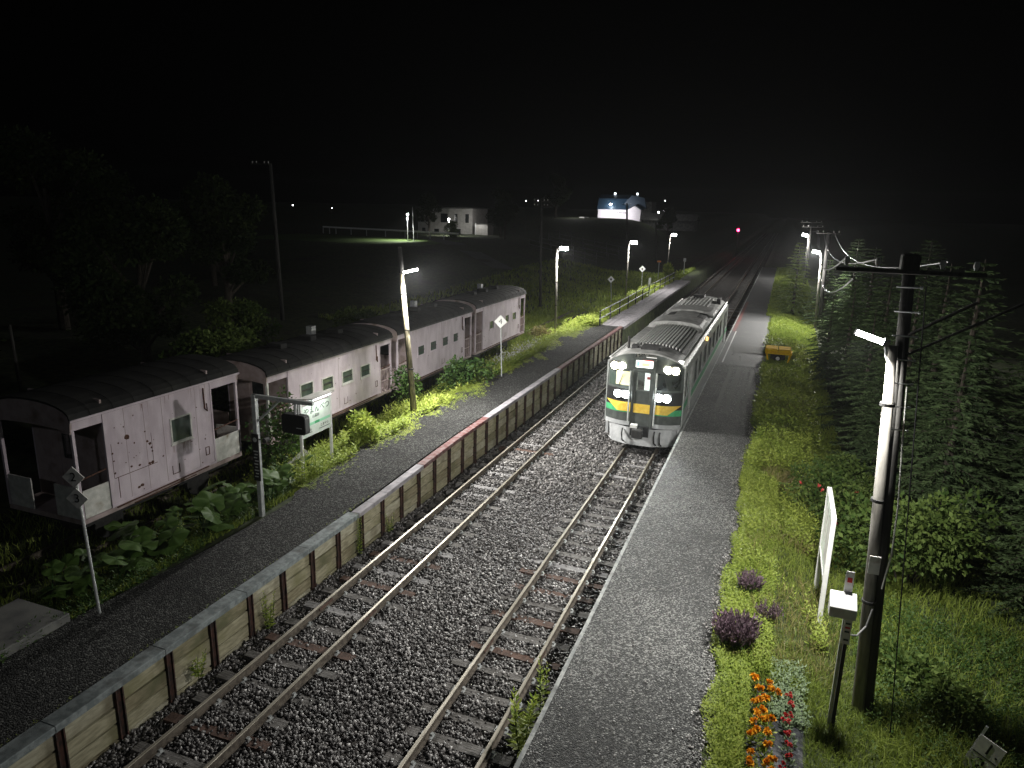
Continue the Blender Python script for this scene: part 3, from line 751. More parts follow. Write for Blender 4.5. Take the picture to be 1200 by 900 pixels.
# ------------------------------------------------------------------ four old guard's vans beyond the left platform
def caboose(y0, y1, fl, ev, label, wins, p0, p1, seed, roof_lit=False, stub=False, door_side=True):
    r_ = random.Random(seed)
    W = 2.55; L = y1 - y0
    t = thing("old_guards_van", (-15 - W / 2, y0, 0), label, "guard's van", "old pink guard's vans in a row on the siding")
    X = W / 2
    wy0, wy1 = p0, L - p1
    # side wall facing the platform with window openings
    b = MB(); th = .05
    cuts = sorted(set([wy0, wy1] + [w[0] - y0 for w in wins] + [w[1] - y0 for w in wins]))
    for ya, yb in zip(cuts[:-1], cuts[1:]):
        op = [w for w in wins if w[0] - y0 <= ya + 1e-6 and w[1] - y0 >= yb - 1e-6]
        spans = [(fl, ev)] if not op else [(fl, op[0][2]), (op[0][3], ev)]
        for z0, z1 in spans: b.box(X - th, X, ya, yb, z0, z1)
    MB().box(-X, -X + th, wy0, wy1, fl, ev).build("side_wall", M['pink'], t)
    b.box(X - .01, X + .02, wy0, wy1, fl + .02, fl + .07)
    for ya in (wy0, wy1): b.box(X - .045, X + .018, ya - .025, ya + .025, fl, ev)
    k = L / 4
    b.build("side_wall", M['pink'], t)
    # recessed end walls with doorways
    for yy, s in ((wy0, 1), (wy1, -1)):
        b = MB(); ya, yb = sorted((yy, yy + s * .05))
        b.box(-X + th, -.35, ya, yb, fl, ev + .3); b.box(.35, X - th, ya, yb, fl, ev + .3); b.box(-.35, .35, ya, yb, fl + 1.95, ev + .3)
        e = b.build("end_wall", M['pink_dull'], t)
        d = MB(); d.box(-.35, .35, ya + .01, yb - .01, fl, fl + 1.1); d.box(-.35, -.24, ya + .01, yb - .01, fl + 1.1, fl + 1.95)
        d.box(.24, .35, ya + .01, yb - .01, fl + 1.1, fl + 1.95); d.box(-.24, .24, ya + .01, yb - .01, fl + 1.75, fl + 1.95)
        dd = d.build("door", M['pink_dull'], t)
        MB().box(-.24, .24, ya + .02, yb - .02, fl + 1.1, fl + 1.75).build("pane", M['pane_dark'], dd)
    # windows
    for w in wins:
        a, c, z0, z1 = w[0] - y0, w[1] - y0, w[2], w[3]
        f_ = MB(); q = .045
        f_.box(X - .04, X + .018, a, a + q, z0, z1); f_.box(X - .04, X + .018, c - q, c, z0, z1)
        f_.box(X - .04, X + .018, a + q, c - q, z0, z0 + q); f_.box(X - .04, X + .018, a + q, c - q, z1 - q, z1)
        f_.box(X - .03, X + .03, a - .03, c + .03, z0 - .03, z0 - .002)
        wo = f_.build("window", M['dirty_white'] if L < 6 or seed == 2 else M['pink'], t)
        MB().box(X - .035, X - .02, a + q, c - q, z0 + q, z1 - q).build("pane", M['pane_green'], wo)
        if L > 6:
            b = MB(); zm = (z0 + z1) / 2; b.box(X - .02, X + .0, a + q, c - q, zm - .02, zm + .02); b.build("sash_bar", M['dark'], wo)
    # floor, underframe, wheels
    MB().box(-X, X, 0.02, L - .02, fl - .12, fl - .002).build("floor", M['pink_dull'], t)
    b = MB(); b.box(-X + .3, X - .3, .3, L - .3, fl - .35, fl - .13); b.build("underframe", M['dark'], t)
    for yy in (L * .22, L * .78):
        for sx in (-1, 1):
            b = MB(); b.tube([(sx * .5, yy, .43 + fl - 1.05), (sx * .64, yy, .43 + fl - 1.05)], .43, 18); b.build("wheel", M['dark'], t)
    # end porches: corner posts, rails, panels, eaves fascia
    for ya, yb, e in ((0, wy0, 0), (wy1, L, L)):
        if yb - ya < .2: continue
        ye = ya + .05 if e == 0 else yb - .05
        for sx in (-1, 1):
            MB().box(sx * (X - .04) - .035, sx * (X - .04) + .035, ye - .035, ye + .035, fl, ev).build("corner_post", M['pink'] if seed != 2 or e else M['white'], t)
        b = MB(); b.box(X - .03, X - .001, ya, yb, ev - .26, ev)
        b.build("porch_fascia", M['pink'], t)
        pan = MB(); zp = fl + (.72 if seed == 1 else .62)
        if seed == 1:
            (pan.box(X - .03, X - .005, ya + .1, yb - .04, fl + .01, zp) if e == 0 else pan.box(X - .03, X - .005, ya + .04, yb - .02, fl + .01, zp))
            pan.build("porch_panel", M['dirty_white'], t)
        else:
            for yy in np.linspace(ya + .12, yb - .12, 4): pan.box(X - .03, X - .01, yy - .012, yy + .012, fl, fl + .95)
            pan.box(X - .035, X - .005, ya + .05, yb - .05, fl + .92, fl + .96); pan.box(X - .034, X - .006, ya + .05, yb - .05, fl + .45, fl + .48)
            pan.build("porch_railing", M['pink_dull'], t)
        gp = MB(); gp.box(-X + .06, -.4, ye - .015, ye + .015, fl, fl + .8); gp.box(.4, X - .08, ye - .015, ye + .015, fl, fl + .8)
        gp.split("end_panel", M['dirty_white'] if seed == 1 else M['pink_dull'], t)
        hr = MB()
        hr.tube([(X - .02, ya + .1 if e == 0 else ya + .05, fl + 1.0), (X - .02, yb - .05, fl + 1.06)], .018, 6); hr.build("handrail", M['rust'], t)
    # arched roof and gable boards
    def arch(hw, base, rise, n=12): return [(hw * math.cos(math.pi * i / n), base + rise * math.sin(math.pi * i / n) ** .75) for i in range(n + 1)]
    rise = .42
    up = arch(X + .06, ev, rise); dn = [(x * .985, z - .05) for x, z in up[::-1]]
    b = MB(); b.prism(up + dn, -.04, L + .04); rf = b.build("roof", M['carroof'], t)
    for ya, yb in ((-.02, .03), (L - .03, L + .02)):
        g2 = arch(X + .03, ev, rise - .055)
        lower = arch(X - .02, ev - .34, .12)[::-1]
        MB().prism(g2 + lower, ya, yb).build("gable_board", M['pink_dull'], t)
    MB().box(X + .035, X + .075, -.04, L + .04, ev - .035, ev + .018).build("eaves_strip", M['pink'] if seed == 1 else M['dark'], rf)
    b = MB()
    for yy in np.arange(.5, L, .62):
        pts = [(x * 1.004, yy, z + .012) for x, z in up]
        b.tube(pts, .008, 4)
    b.build("roof_seam", M['carroof'], rf)
    vents = [(.28, .3), (.5, .3), (.72, .3)] if L > 6 else []
    for fy, s_ in vents:
        b = MB(); yv = fy * L; b.box(-.28, .28, yv - .17, yv + .17, ev + rise - .05, ev + rise + .16); b.build("roof_vent", M['carroof'], rf, bevel=.02)
    if L > 6:
        b = MB(); b.box(-.75, -.5, L * .62, L * .62 + .28, ev + .25, ev + .72); b.build("stove_flue", M['galv'], rf)
    # rust: spots, seams, streaks, hooks and frames on the wall
    b = MB()
    for k in range(26 if seed == 1 else 14):
        yy, zz = r_.uniform(wy0 + .1, wy1 - .1), r_.uniform(fl + .1, ev - .2)
        if any(w[0] - y0 - .1 < yy < w[1] - y0 + .1 and w[2] - .1 < zz < w[3] + .1 for w in wins): continue
        s_ = r_.uniform(.008, .028); n = 6; ph = r_.random() * 6
        pg = [(yy + s_ * r_.uniform(.6, 1.3) * math.cos(ph + 6.283 * i / n), zz + s_ * r_.uniform(.6, 1.3) * math.sin(ph + 6.283 * i / n)) for i in range(n)]
        b.prism(pg, X - .002, X + .003, 'x')
    if seed == 1:
        for yy, zz, s_ in ((1.45, 2.8, .09), (1.2, 2.72, .03), (2.0, 2.78, .03), (2.05, 2.5, .045), (2.12, 2.42, .05), (2.16, 2.3, .04), (2.18, 2.2, .03), (1.0, 2.5, .035), (1.02, 2.3, .03), (1.02, 1.98, .035),
                           (1.5, 2.0, .04), (1.75, 1.95, .04), (2.05, 1.9, .05), (2.15, 1.9, .06), (1.35, 2.15, .02), (1.6, 2.2, .02), (2.5, 1.95, .03), (1.75, 1.4, .07), (1.65, 1.37, .05)):
            pg = [(yy + s_ * r_.uniform(.6, 1.2) * math.cos(6.283 * i / 7), zz + .8 * s_ * r_.uniform(.6, 1.2) * math.sin(6.283 * i / 7)) for i in range(7)]
            b.prism(pg, X - .002, X + .003, 'x')
        b.box(X - .002, X + .003, 1.0, 2.3, 1.84, 1.855); b.box(X - .002, X + .003, 1.08, 1.1, 1.3, 1.84); b.box(X - .002, X + .003, .98, .99, 1.85, 2.75); b.box(X - .002, X + .003, 2.18, 2.19, 1.85, 2.7)
    b.build("rust_spots", M['rust'], t)
    b = MB()
    for k in range(22 if seed == 1 else 10):
        yy = r_.uniform(wy0 + .1, wy1 - .1); l = r_.uniform(.08, .4); w_ = r_.uniform(.004, .014); zt = ev - r_.uniform(.02, .1)
        if r_.random() < .3 and wins:
            w2 = r_.choice(wins); yy = r_.uniform(w2[0] - y0, w2[1] - y0); zt = w2[2] - .03; l = min(l, .3)
        elif any(w[0] - y0 < yy < w[1] - y0 for w in wins): l = min(l, .25)
        b.add([(X + .002, yy - w_, zt), (X + .002, yy + w_, zt), (X + .002, yy + w_ * .3, zt - l), (X + .002, yy - w_ * .3, zt - l)], [(0, 1, 2, 3)])
    b.build("rust_streaks", M['rust_streak'], t)
    b = MB()
    yv = wy1 - .28
    b.tube([(X + .02, yv, ev - .15), (X + .03, yv, ev - .75), (X + .03, yv + .09, ev - .85), (X + .02, yv + .09, ev - .62)], .02, 6)
    b.box(X, X + .012, wy1 - .35, wy1 - .2, fl + .35, fl + .37); b.box(X, X + .012, wy1 - .35, wy1 - .33, fl + .37, fl + .6); b.box(X, X + .012, wy1 - .22, wy1 - .2, fl + .37, fl + .6); b.box(X, X + .012, wy1 - .33, wy1 - .22, fl + .58, fl + .6)
    yv = wy0 + (wy1 - wy0) * .55
    b.box(X, X + .01, yv, yv + .25, fl + .2, fl + .215); b.box(X, X + .01, yv, yv + .012, fl + .215, fl + .45); b.box(X, X + .01, yv + .238, yv + .25, fl + .215, fl + .45)
    b.tube([(X + .03, wy0 + .1, fl - .02), (X + .03, wy1 - .3, fl + .02)], .02, 5); b.tube([(X + .04, wy0 + .6, fl - .09), (X + .04, wy1 - .8, fl - .06)], .015, 5)
    b.split("wall_fitting", M['rust'], t)
    sm = MB()
    for k in range(1, 6):
        yy = wy0 + (wy1 - wy0) * k / 6
        if any(w[0] - y0 - .05 < yy < w[1] - y0 + .05 for w in wins): continue
        sm.box(X - .002, X + .003, yy - .004, yy + .004, fl + .08, ev - .03)
    sm.split("panel_seam", M['pink_dull'], t)
    return t
caboose(11.06, 16.5, 1.12, 3.62, "pink guard's van nearest the footbridge, rust holed wall with one window", [(13.88, 14.62, 2.16, 2.89)], .85, 1.1, 1)
caboose(17.8, 25.6, 1.03, 3.25, "pink guard's van behind the station name board, four white framed windows", [(19.45, 20.2, 2.06, 2.58), (20.7, 21.4, 2.0, 2.52), (21.95, 22.68, 2.0, 2.52), (23.2, 23.92, 1.97, 2.48)], 1.05, .95, 2)
caboose(26.1, 33.9, .95, 3.28, "pink guard's van third in the row, partly behind the lit wooden lamp pole", [(27.9, 28.62, 1.95, 2.45), (29.12, 29.84, 1.95, 2.45), (30.4, 31.1, 1.95, 2.45), (31.6, 32.25, 1.95, 2.45)], 1.1, .95, 3)
caboose(34.4, 42.2, .95, 3.36, "pink guard's van farthest down the row, beside the long grass", [(36.35, 37.0, 1.9, 2.4), (37.5, 38.15, 1.9, 2.4), (38.75, 39.4, 1.92, 2.42), (39.95, 40.6, 1.92, 2.42)], 1.0, .9, 4)
sd = MB()
for sx in (-1, 1): sd.prism(rail_profile(-15 - 1.275 + sx * .566), 3, 60)
t = thing("siding_track", (0, 0, -.08), "overgrown siding rails under the row of pink vans", "siding track")
for sx in (-1, 1): MB().prism(rail_profile(-16.275 + sx * .566), 4, 60).build("rail", M['railweb'], t)

# ------------------------------------------------------------------ lamps and poles
def lamp_post(base, top, hd, label, power, spill, mat='pole_lit', r=(.1, .075), aim=None, tube=.55, group="platform lamp posts", glow='lampglow', tuber=.04, half=None):
    """concrete pole carrying a bare LED bar on a bracket; hd = vector from pole top to the bar's outer end"""
    t = thing("lamp_post", base, label, "lamp post", group)
    bt = Vector(top) - Vector(base); hd = Vector(hd)
    b = MB(); b.tube([(0, 0, -.3), bt * .5, bt], [r[0], (r[0] + r[1]) / 2, r[1]], 14); pole = b.build("pole", M[mat], t, smooth=False)
    for p in pole.data.polygons: p.use_smooth = len(p.vertices) == 4
    b = MB()
    for k in (.35, .62, .86):
        c = bt * k; b.tube([c - Vector((0, 0, .025)), c + Vector((0, 0, .025))], r[0] * 1.08, 14)
    b.split("band", M['dark'], t)
    d = hd.normalized(); e = bt + hd; s0 = e - d * tube
    b = MB(); b.tube([bt + Vector((0, 0, -.12)), bt + Vector((0, 0, -.12)) + (s0 - bt) * .5 + Vector((0, 0, -.1)), s0], .022, 6); b.build("bracket", M['galv'], t)
    hb = MB(); up = Vector((0, 0, 1)); sd_ = d.cross(up).normalized(); u2 = sd_.cross(d)
    mt = Matrix((d, sd_, u2)).transposed().to_4x4(); mt.translation = s0 + u2 * .0
    hb.box(-.06, .02, -.06, .06, -.05, .06, mt); hb.box(tube - .0, tube + .02, -.05, .05, -.045, .05, mt)
    h_ = hb.split("lamp_head", M['galv'], t)[0]
    MB().tube([s0 + d * .02, e], tuber, 10).build("lamp_tube", M[glow], h_)
    mid = (s0 + e) / 2
    ar = aim or (d.x * .55, d.y * .55, -1)
    area("lamp_light", t, mid - u2 * .09, ar, .5, .12, power)
    if half: spot("lamp_spill", t, e - u2 * .16 + d * .12, half, spill * 1.15, R(178), .5, (1, .98, .95), .04)
    else: point("lamp_spill", t, e - u2 * .16 + d * .12, spill, r=.04)
    return t
lamp_post((-12.49, 23.04, .75), (-12.9, 22.81, 6.22), (.62, .05, .16), "yellowish wooden lamp post on the left platform beside the pink vans", 1900, 170, mat='pole_yellow', aim=(1.15, 0, -1))
lamp_post((-14.0, 45.74, .2), (-14.12, 45.7, 6.0), (.75, 0, .04), "lamp post behind the far railing, nearest of the three beyond the vans", 1050, 300, mat='pole_lit', r=(.09, .07), tube=.55, tuber=.11, glow='lampfar')
lamp_post((-14.23, 69.49, .2), (-14.2, 69.45, 5.5), (.75, 0, .04), "lamp post behind the far railing, middle of the three beyond the vans", 900, 260, r=(.09, .07), tube=.6, tuber=.13, glow='lampfar')
lamp_post((-14.74, 98.4, .2), (-14.6, 98.4, 5.35), (.8, 0, .06), "lamp post farthest away, by the far end of the left platform", 800, 240, r=(.09, .07), tube=.65, tuber=.16, glow='lampfar')
lr1 = lamp_post((2.0, 11.72, .35), (1.66, 11.78, 6.79), (-.52, .02, .16), "pale concrete lamp post strapped to the dark utility pole on the right verge", 820, 110, r=(.1, .068), aim=(-.5, .68, -.95), tube=.42, tuber=.04, half=(-.75, .62, -.3))
lamp_post((2.65, 55.9, .35), (2.45, 55.9, 5.92), (-.6, 0, .1), "pale lamp post in front of the light green fir on the right verge", 4200, 520, aim=(-.2, -1, -.55), r=(.085, .07), tube=.5, tuber=.1, glow='lampfar')
lamp_post((2.42, 90, .3), (2.36, 90, 6.1), (-.7, 0, .16), "small distant lamp post on the right verge beyond the firs", 700, 220, r=(.085, .07), tube=.65, tuber=.16, glow='lampfar')

def utility_pole(base, top, label, arms=((0, .0),), armlen=1.2, r=(.16, .12), box=False, name="utility_pole", steps=False):
    t = thing(name, base, label, "utility pole", "utility poles")
    bt = Vector(top) - Vector(base)
    b = MB(); b.tube([(0, 0, -.4), bt * .5, bt], [r[0], (r[0] + r[1]) / 2, r[1]], 14); p_ = b.build("pole", M['timber_pole'], t)
    for p in p_.data.polygons: p.use_smooth = len(p.vertices) == 4
    for dz, off in arms:
        c = bt + Vector((off, 0, -dz)); b = MB(); b.box(c.x - armlen, c.x + armlen, c.y - .05 - r[1], c.y + .05 - r[1], c.z - .032, c.z + .032)
        a_ = b.build("cross_arm", M['timber_pole'], t, bevel=.01)
        for k in (-.9, -.45, .45, .9):
            ib = MB(); x = c.x + k * armlen * .95
            ib.tube([(x, c.y - r[1], c.z + .062), (x, c.y - r[1], c.z + .12), (x, c.y - r[1], c.z + .19)], [.02, .045, .03], 8); ib.build("insulator", M['dirty_white'], a_)
    if box:
        MB().box(bt.x - .13, bt.x + .11, bt.y - .13, bt.y + .13, bt.z + .0, bt.z + .27).build("transformer_box", M['timber_pole'], t, bevel=.02)
        b = MB(); b.tube([bt + Vector((.1, -.1, -.9)), bt + Vector((.9, -.16, -.35))], .025, 6); b.tube([bt + Vector((.12, -.1, -1.2)), bt + Vector((1.5, -.16, -.3))], .02, 6); b.split("arm_brace", M['timber_pole'], t)
    if steps:
        b = MB()
        for k, z in enumerate(np.arange(5.2, 7.6, .36)):
            s = -1 if k % 2 else 1; c = bt * (z / bt.z)
            b.tube([c + Vector((-.16, -.1, 0)), c + Vector((.17, -.1, 0))], .012, 6); b.tube([c + Vector((.155, -.1, 0)), c + Vector((.185, -.1, 0))], .024, 6)
        b.split("step_bolt", M['galv'], t)
    return t
up1 = utility_pole((2.13, 11.86, .3), (1.74, 11.92, 7.86), "thick dark utility pole with a wide cross arm and box, nearest on the right verge", arms=((-.02, -.02),), armlen=.98, r=(.125, .085), box=True, steps=True)
b = MB()
zc = [(-.16, -.14, 5.9), (-.1, -.16, 5.0), (-.02, -.17, 4.0), (.0, -.18, 3.2), (-.06, -.2, 2.6)]
b.tube([Vector(z) + Vector((-.05 - .04 * (5.9 - z[2]) * 0, 0, 0)) for z in zc], .014, 6)
b.build("cable", M['dirty_white'], up1)
MB().box(-.43, -.27, -.36, -.345, 2.55, 2.85, Matrix.Translation((0.06, 0, .35))).build("number_plate", M['dirty_white'], up1)
utility_pole((-12.62, 23.2, .75), (-13.05, 22.95, 7.15), "dark utility pole right behind the yellowish lamp post by the pink vans", arms=(), r=(.12, .09), steps=False)
utility_pole((2.95, 56.4, .3), (2.75, 56.4, 7.4), "dark utility pole just behind the lamp post at the light green fir", arms=((.1, 0),), armlen=.8)
utility_pole((2.6, 90.6, .3), (2.5, 90.6, 7.6), "distant utility pole with cross arms behind the small far lamp on the right", arms=((-.02, 0), (.5, .2)), armlen=1.2)
utility_pole((-32.0, 40, 1.0), (-32.3, 40, 11.0), "tall dim utility pole with a top arm among the dark trees on the left", arms=((.05, -.7),), armlen=.75, r=(.15, .11))
utility_pole((-26.8, 18, .6), (-26.9, 18, 3.9), "short dim grey post at the left edge, above the nearest pink van", arms=(), r=(.07, .05), name="utility_pole")
utility_pole((-19.9, 60, .4), (-20.1, 60, 9.3), "dark slim utility pole in the field left of the nearest far lamp", arms=((.2, 0), (.6, 0)), armlen=.7, r=(.13, .09))
utility_pole((-24.7, 120, .4), (-25.3, 120, 9.5), "dark utility pole in front of the white barn", arms=((.2, 0),), armlen=.8, r=(.2, .15))
utility_pole((-19.8, 120, .4), (-20.3, 120, 6.6), "dark pole in the field right of the white barn", arms=(), r=(.14, .1))

def sag(p, q, s, n=16):
    p, q = Vector(p), Vector(q); return [p.lerp(q, i / n) - Vector((0, 0, s * 4 * (i / n) * (1 - i / n))) for i in range(n + 1)]
for (p, q, s, lb) in (((.86, 11.8, 8.05), (2.05, 56.3, 7.5), 1.1, "overhead wire from the outer left end of the near cross arm"), ((1.3, 11.8, 8.05), (2.4, 56.3, 7.5), .8, "overhead wire from the near cross arm, second from its left end"),
                      ((2.2, 11.8, 8.05), (3.1, 56.3, 7.5), .9, "overhead wire from the right half of the near cross arm"), ((1.0, 11.8, 7.75), (2.2, 56.3, 7.0), 1.5, "overhead wire hanging lowest, below the near cross arm"),
                      ((2.05, 56.3, 7.5), (1.6, 90.5, 7.7), .5, "overhead wire between the two far poles on the right")):
    o = MB().tube(sag(p, q, s), .013, 5).build("overhead_wire", M['wire']); tag(o, lb, "wire", "overhead wires on the right")
o = MB().tube([(1.95, 11.7, 7.7), (2.42, 11.25, .45)], .01, 5).build("guy_wire", M['black']); tag(o, "dark guy wire hanging straight down beside the near utility pole", "wire")
o = MB().tube([(1.52, 10.98, 2.55), (1.58, 11.1, 2.3), (1.72, 11.3, 2.2), (1.86, 11.5, 2.28), (1.93, 11.6, 2.55)], .014, 6).build("sagging_cable", M['wire'], up1 if False else None)
tag(o, "dark cable looping from the white box on its post to the pole", "cable")

# ------------------------------------------------------------------ signs
def number_sign(base, top, nums, label, hd=.26, tilt=0, mat='dirty_white', size=None):
    t = thing("number_sign", base, label, "sign", "stopping position signs")
    bt = Vector(top) - Vector(base)
    MB().tube([(0, 0, -.3), bt + Vector((0, 0, -hd * .5))], .028, 8).build("pole", M['galv'], t)
    for k, s in enumerate(nums):
        c = bt + Vector((0, -.04, -2 * hd * k * 1.0)) if False else bt - (bt.normalized() * (2.02 * hd * k)) + Vector((0, -.04, 0))
        pl_ = MB(); pl_.prism([(-hd, 0), (0, -hd), (hd, 0), (0, hd)], -.008, .008); o = pl_.build("plate", M[mat], t)
        o.location = c; o.rotation_euler = (0, tilt, R(18))
        if s: text("numeral", s, hd * 1.15, M['black'], o, (0, -.012, 0), (R(90), 0, 0))
        else:
            MB().box(-.07, .07, -.012, -.0085, -.08, .08).build("mark", M['black'], o)
    return t
number_sign((-11.73, 8.76, .72), (-11.85, 8.71, 3.62), ["2", "3"], "pole with two dim diamond plates, 2 above 3, at the near left", .21)
number_sign((-11.67, 29.89, .9), (-11.76, 29.85, 3.55), ["4"], "white pole with one diamond plate reading 4 in front of the last pink van", .3, mat='white')
number_sign((-13.52, 60.46, .2), (-13.7, 60.4, 2.75), [""], "small diamond plate on a pole, left of two in the field behind the railing", .3, mat='white')
number_sign((-12.75, 70.1, .2), (-12.85, 70.1, 2.98), [""], "small diamond plate on a pole, right of two near the middle far lamp", .32, mat='white')
t = thing("reflector_post", (-14, 87, .2), "thin post with an orange glowing marker at its top beyond the railing", "marker post")
MB().tube([(0, 0, -.2), (0, 0, 2.3)], .05, 6).build("pole", M['galv'], t)
MB().box(-.22, .22, -.05, .05, 2.3, 2.5).build("marker_head", pmat("orange_marker", (.8, .3, .08), rough=.4), t)
t = thing("marker_post", (-11.84, 93.6, .2), "grey marker post with a square head past the end of the left platform", "marker post")
MB().tube([(0, 0, -.2), (0, 0, 2.2)], .06, 6).build("pole", M['galv'], t); MB().box(-.16, .16, -.04, .04, 2.1, 2.5).build("marker_head", M['galv'], t)
o = MB().box(-13.2, -12.95, 76, 76.3, .2, 1.6).build("equipment_post", M['galv'], bevel=.03); tag(o, "short pale post behind the railing of the far platform", "marker post")

# slanted number board lower right
t = thing("number_board", (3.72, 11.1, .3), "tilted pale number board with 1 at the bottom right corner", "sign", rz=R(-28))
mt = Matrix.Translation((-.05, 0, .55)) @ Matrix.Rotation(R(15), 4, 'Y')
MB().box(-.02, .02, -.02, .02, -.9, .15, mt @ Matrix.Translation((-.15, 0, .2))).build("pole", M['galv'], t)
pl_ = MB().box(-.15, .2, -.045, -.025, -.62, .2, mt).build("plate", M['dirty_white'], t)
MB().box(-.14, .19, -.049, -.0455, -.115, -.1, mt).build("line", M['black'], pl_)
for s, z in (("1", .05), ("2", -.27)):
    p_ = mt @ Vector((.02, -.05, z)); text("numeral", s, .3, M['black'], pl_, p_, (R(90), R(15), 0))
p_ = MB().box(.13, .16, -.05, -.046, -.02, .01, mt).build("dot", M['black'], pl_)

# station name board
t = thing("station_name_board", (-12.53, 16.93, .75), "lit pale green station name board with kana, in front of the pink vans", "name board")
for y in (-.72, .72): MB().box(-.035, .035, y - .035, y + .035, -.4, 2.3).build("post", M['white'], t)
bd = MB().box(-.02, .03, -.68, .68, 1.2, 2.14).build("board", M['sign_green'], t)
MB().box(.031, .034, -.66, .66, 1.52, 1.6).build("stripe", pmat("mint_stripe", (.35, .75, .5), rough=.5), bd)
MB().box(.031, .034, -.1, .12, 1.52, 1.6, Matrix.Translation((.002, 0, 0))).build("stripe_mark", M['traingreen'], bd)
RT = (R(90), 0, R(90))
text("station_name", "やまんべつ", .25, M['ink'], bd, (.033, .02, 1.96), RT)
text("station_name_kanji", "山満別", .11, M['ink'], bd, (.033, -.05, 1.76), RT)
text("neighbour_left", "もいわ", .1, M['ink'], bd, (.033, -.42, 1.38), RT)
text("neighbour_right", "とまべつ", .1, M['ink'], bd, (.033, .36, 1.4), RT)
MB().box(.031, .034, .1, .62, 1.305, 1.32).build("underline", M['ink'], bd)
MB().box(.031, .034, -.6, -.25, 1.305, 1.32).build("underline", M['ink'], bd)
b = MB(); b.prism([(-.2, 2.32), (.38, 2.42), (.38, 2.44), (-.2, 2.36)], -.6, .45); b.build("hood", M['dirty_white'], t)
b = MB(); b.box(-.03, .0, -.72, .72, 2.2, 2.28); b.tube([(0, -.3, 2.2), (.2, -.3, 2.38)], .015, 6); b.tube([(0, .3, 2.2), (.2, .3, 2.38)], .015, 6); b.build("lamp_frame", M['galv'], t)
MB().tube([(.3, -.5, 2.36), (.3, .35, 2.36)], .018, 8).build("lamp_tube", emat("sign_lamp", (.95, 1, .95), 5), t)
area("sign_light", t, (.32, -.06, 2.33), (-.32, 0, -1), .85, .05, 7, (.93, 1, .93))
o = MB().tube([(-13.9, 16.2, .3), (-13.3, 17.4, 1.1)], .1, 8).build("striped_guy_cover", M['dirty_white']); tag(o, "pale slanting guy wire cover under the station name board", "guy cover")

# gantry with mirror/monitor
t = thing("mirror_gantry", (-11.95, 13.7, .72), "grey steel post with an arm carrying a dark rounded viewing mirror", "mirror gantry")
MB().box(-.06, .06, -.06, .06, -.3, 3.27).build("post", M['galv'], t, bevel=.008)
MB().box(-.06, 1.75, -.045, .045, 3.18, 3.27).build("arm", M['galv'], t)
b = MB(); b.tube([(.03, 0, 2.55), (.75, 0, 3.18)], .03, 6); b.build("brace", M['galv'], t)
b = MB(); b.tube([(1.22, 0, 3.2), (1.22, 0, 2.85)], .035, 8); b.tube([(1.3, 0, 3.2), (1.3, 0, 2.85)], .02, 8); b.split("hanger", M['galv'], t)
pf = []
for cx_, cz_, a0 in ((1.48, 2.83, 0), (.94, 2.83, 90), (.94, 2.5, 180), (1.48, 2.5, 270)):
    for k in range(5): an = R(a0 + k * 22.5); pf.append((cx_ + .08 * math.cos(an), cz_ + .08 * math.sin(an)))
mb_ = MB().prism(pf, -.1, .1).build("mirror_housing", M['black'], t, bevel=.015)
MB().box(1.3, 1.46, -.104, -.1005, 2.58, 2.6).build("catch", M['galv'], mb_)
bp_ = MB().box(-.1, .1, -.085, -.062, 1.0, 2.25).build("notice_strip", M['black'], t)
b = MB()
for k in range(9): b.box(-.06 + .03 * (k % 2), .04 + .02 * (k % 3), -.0885, -.0855, 1.1 + k * .085, 1.13 + k * .085)
b.tube([(0, -.086, 2.1), (0, -.089, 2.1)], .06, 12)
b.build("marking", M['galv'], bp_)
b = MB(); b.tube([(.06, 0, 2.1), (.3, -.02, 2.1)], .015, 6); b.tube([(.3, -.1, 2.12), (.3, .06, 2.12)], .06, 10); b.build("speaker", M['dark'], t)

# notice board, box on post
t = thing("notice_board", (1.44, 14.9, .55), "white framed notice board seen nearly edge-on beside the right platform", "notice board")
for y in (-.82, .82): MB().box(-.045, .045, y - .045, y + .045, -.3, 2.45).build("post", M['white'], t, bevel=.006)
MB().box(-.02, .02, -.77, .77, 1.1, 2.4).build("panel", M['sign_green'], t)
b = MB(); b.box(-.04, .04, -.77, .77, 2.4, 2.46); b.box(-.04, .04, -.77, .77, 1.04, 1.1); b.build("frame", M['white'], t)
b = MB(); b.box(-.03, -.021, -.6, -.1, 1.3, 2.2); b.box(-.03, -.021, .1, .55, 1.5, 2.2); b.split("notice_sheet", M['dirty_white'], t)
b = MB(); b.tube([(.02, .8, 1.05), (.02, -.8, .75)], .02, 6); b.build("brace", M['white'], t)

t = thing("equipment_box", (1.5, 11.0, .5), "white box on a slim post with a label strip, in front of the dark pole", "equipment box")
MB().box(-.05, .0, -.03, .03, -.2, 2.3).build("post", M['galv'], t); MB().box(.01, .06, -.02, .04, -.2, 2.2).build("post", M['dark'], t)
bx_ = MB(); bx_.prism([(-.14, 2.18), (.14, 2.18), (.14, 2.5), (-.14, 2.36)], -.27, .11, 'x'); bx_.build("box", M['white'], t, bevel=.01)
st = MB().box(-.03, .08, -.06, -.05, 1.72, 2.16).build("label_strip", M['white'], t)
for k, (c_, z) in enumerate((('ink', 2.06), ('ink_red', 1.99), ('ink', 1.92), ('ink', 1.78))): MB().box(-.01, .06, -.064, -.0605, z, z + .03).build("marking", M[c_], st)
st = MB().box(-.08, .04, .15, .16, 2.3, 2.84).build("label_plate", M['white'], t)
MB().box(-.05, .02, .146, .1495, 2.66, 2.74).build("marking", M['ink_red'], st)

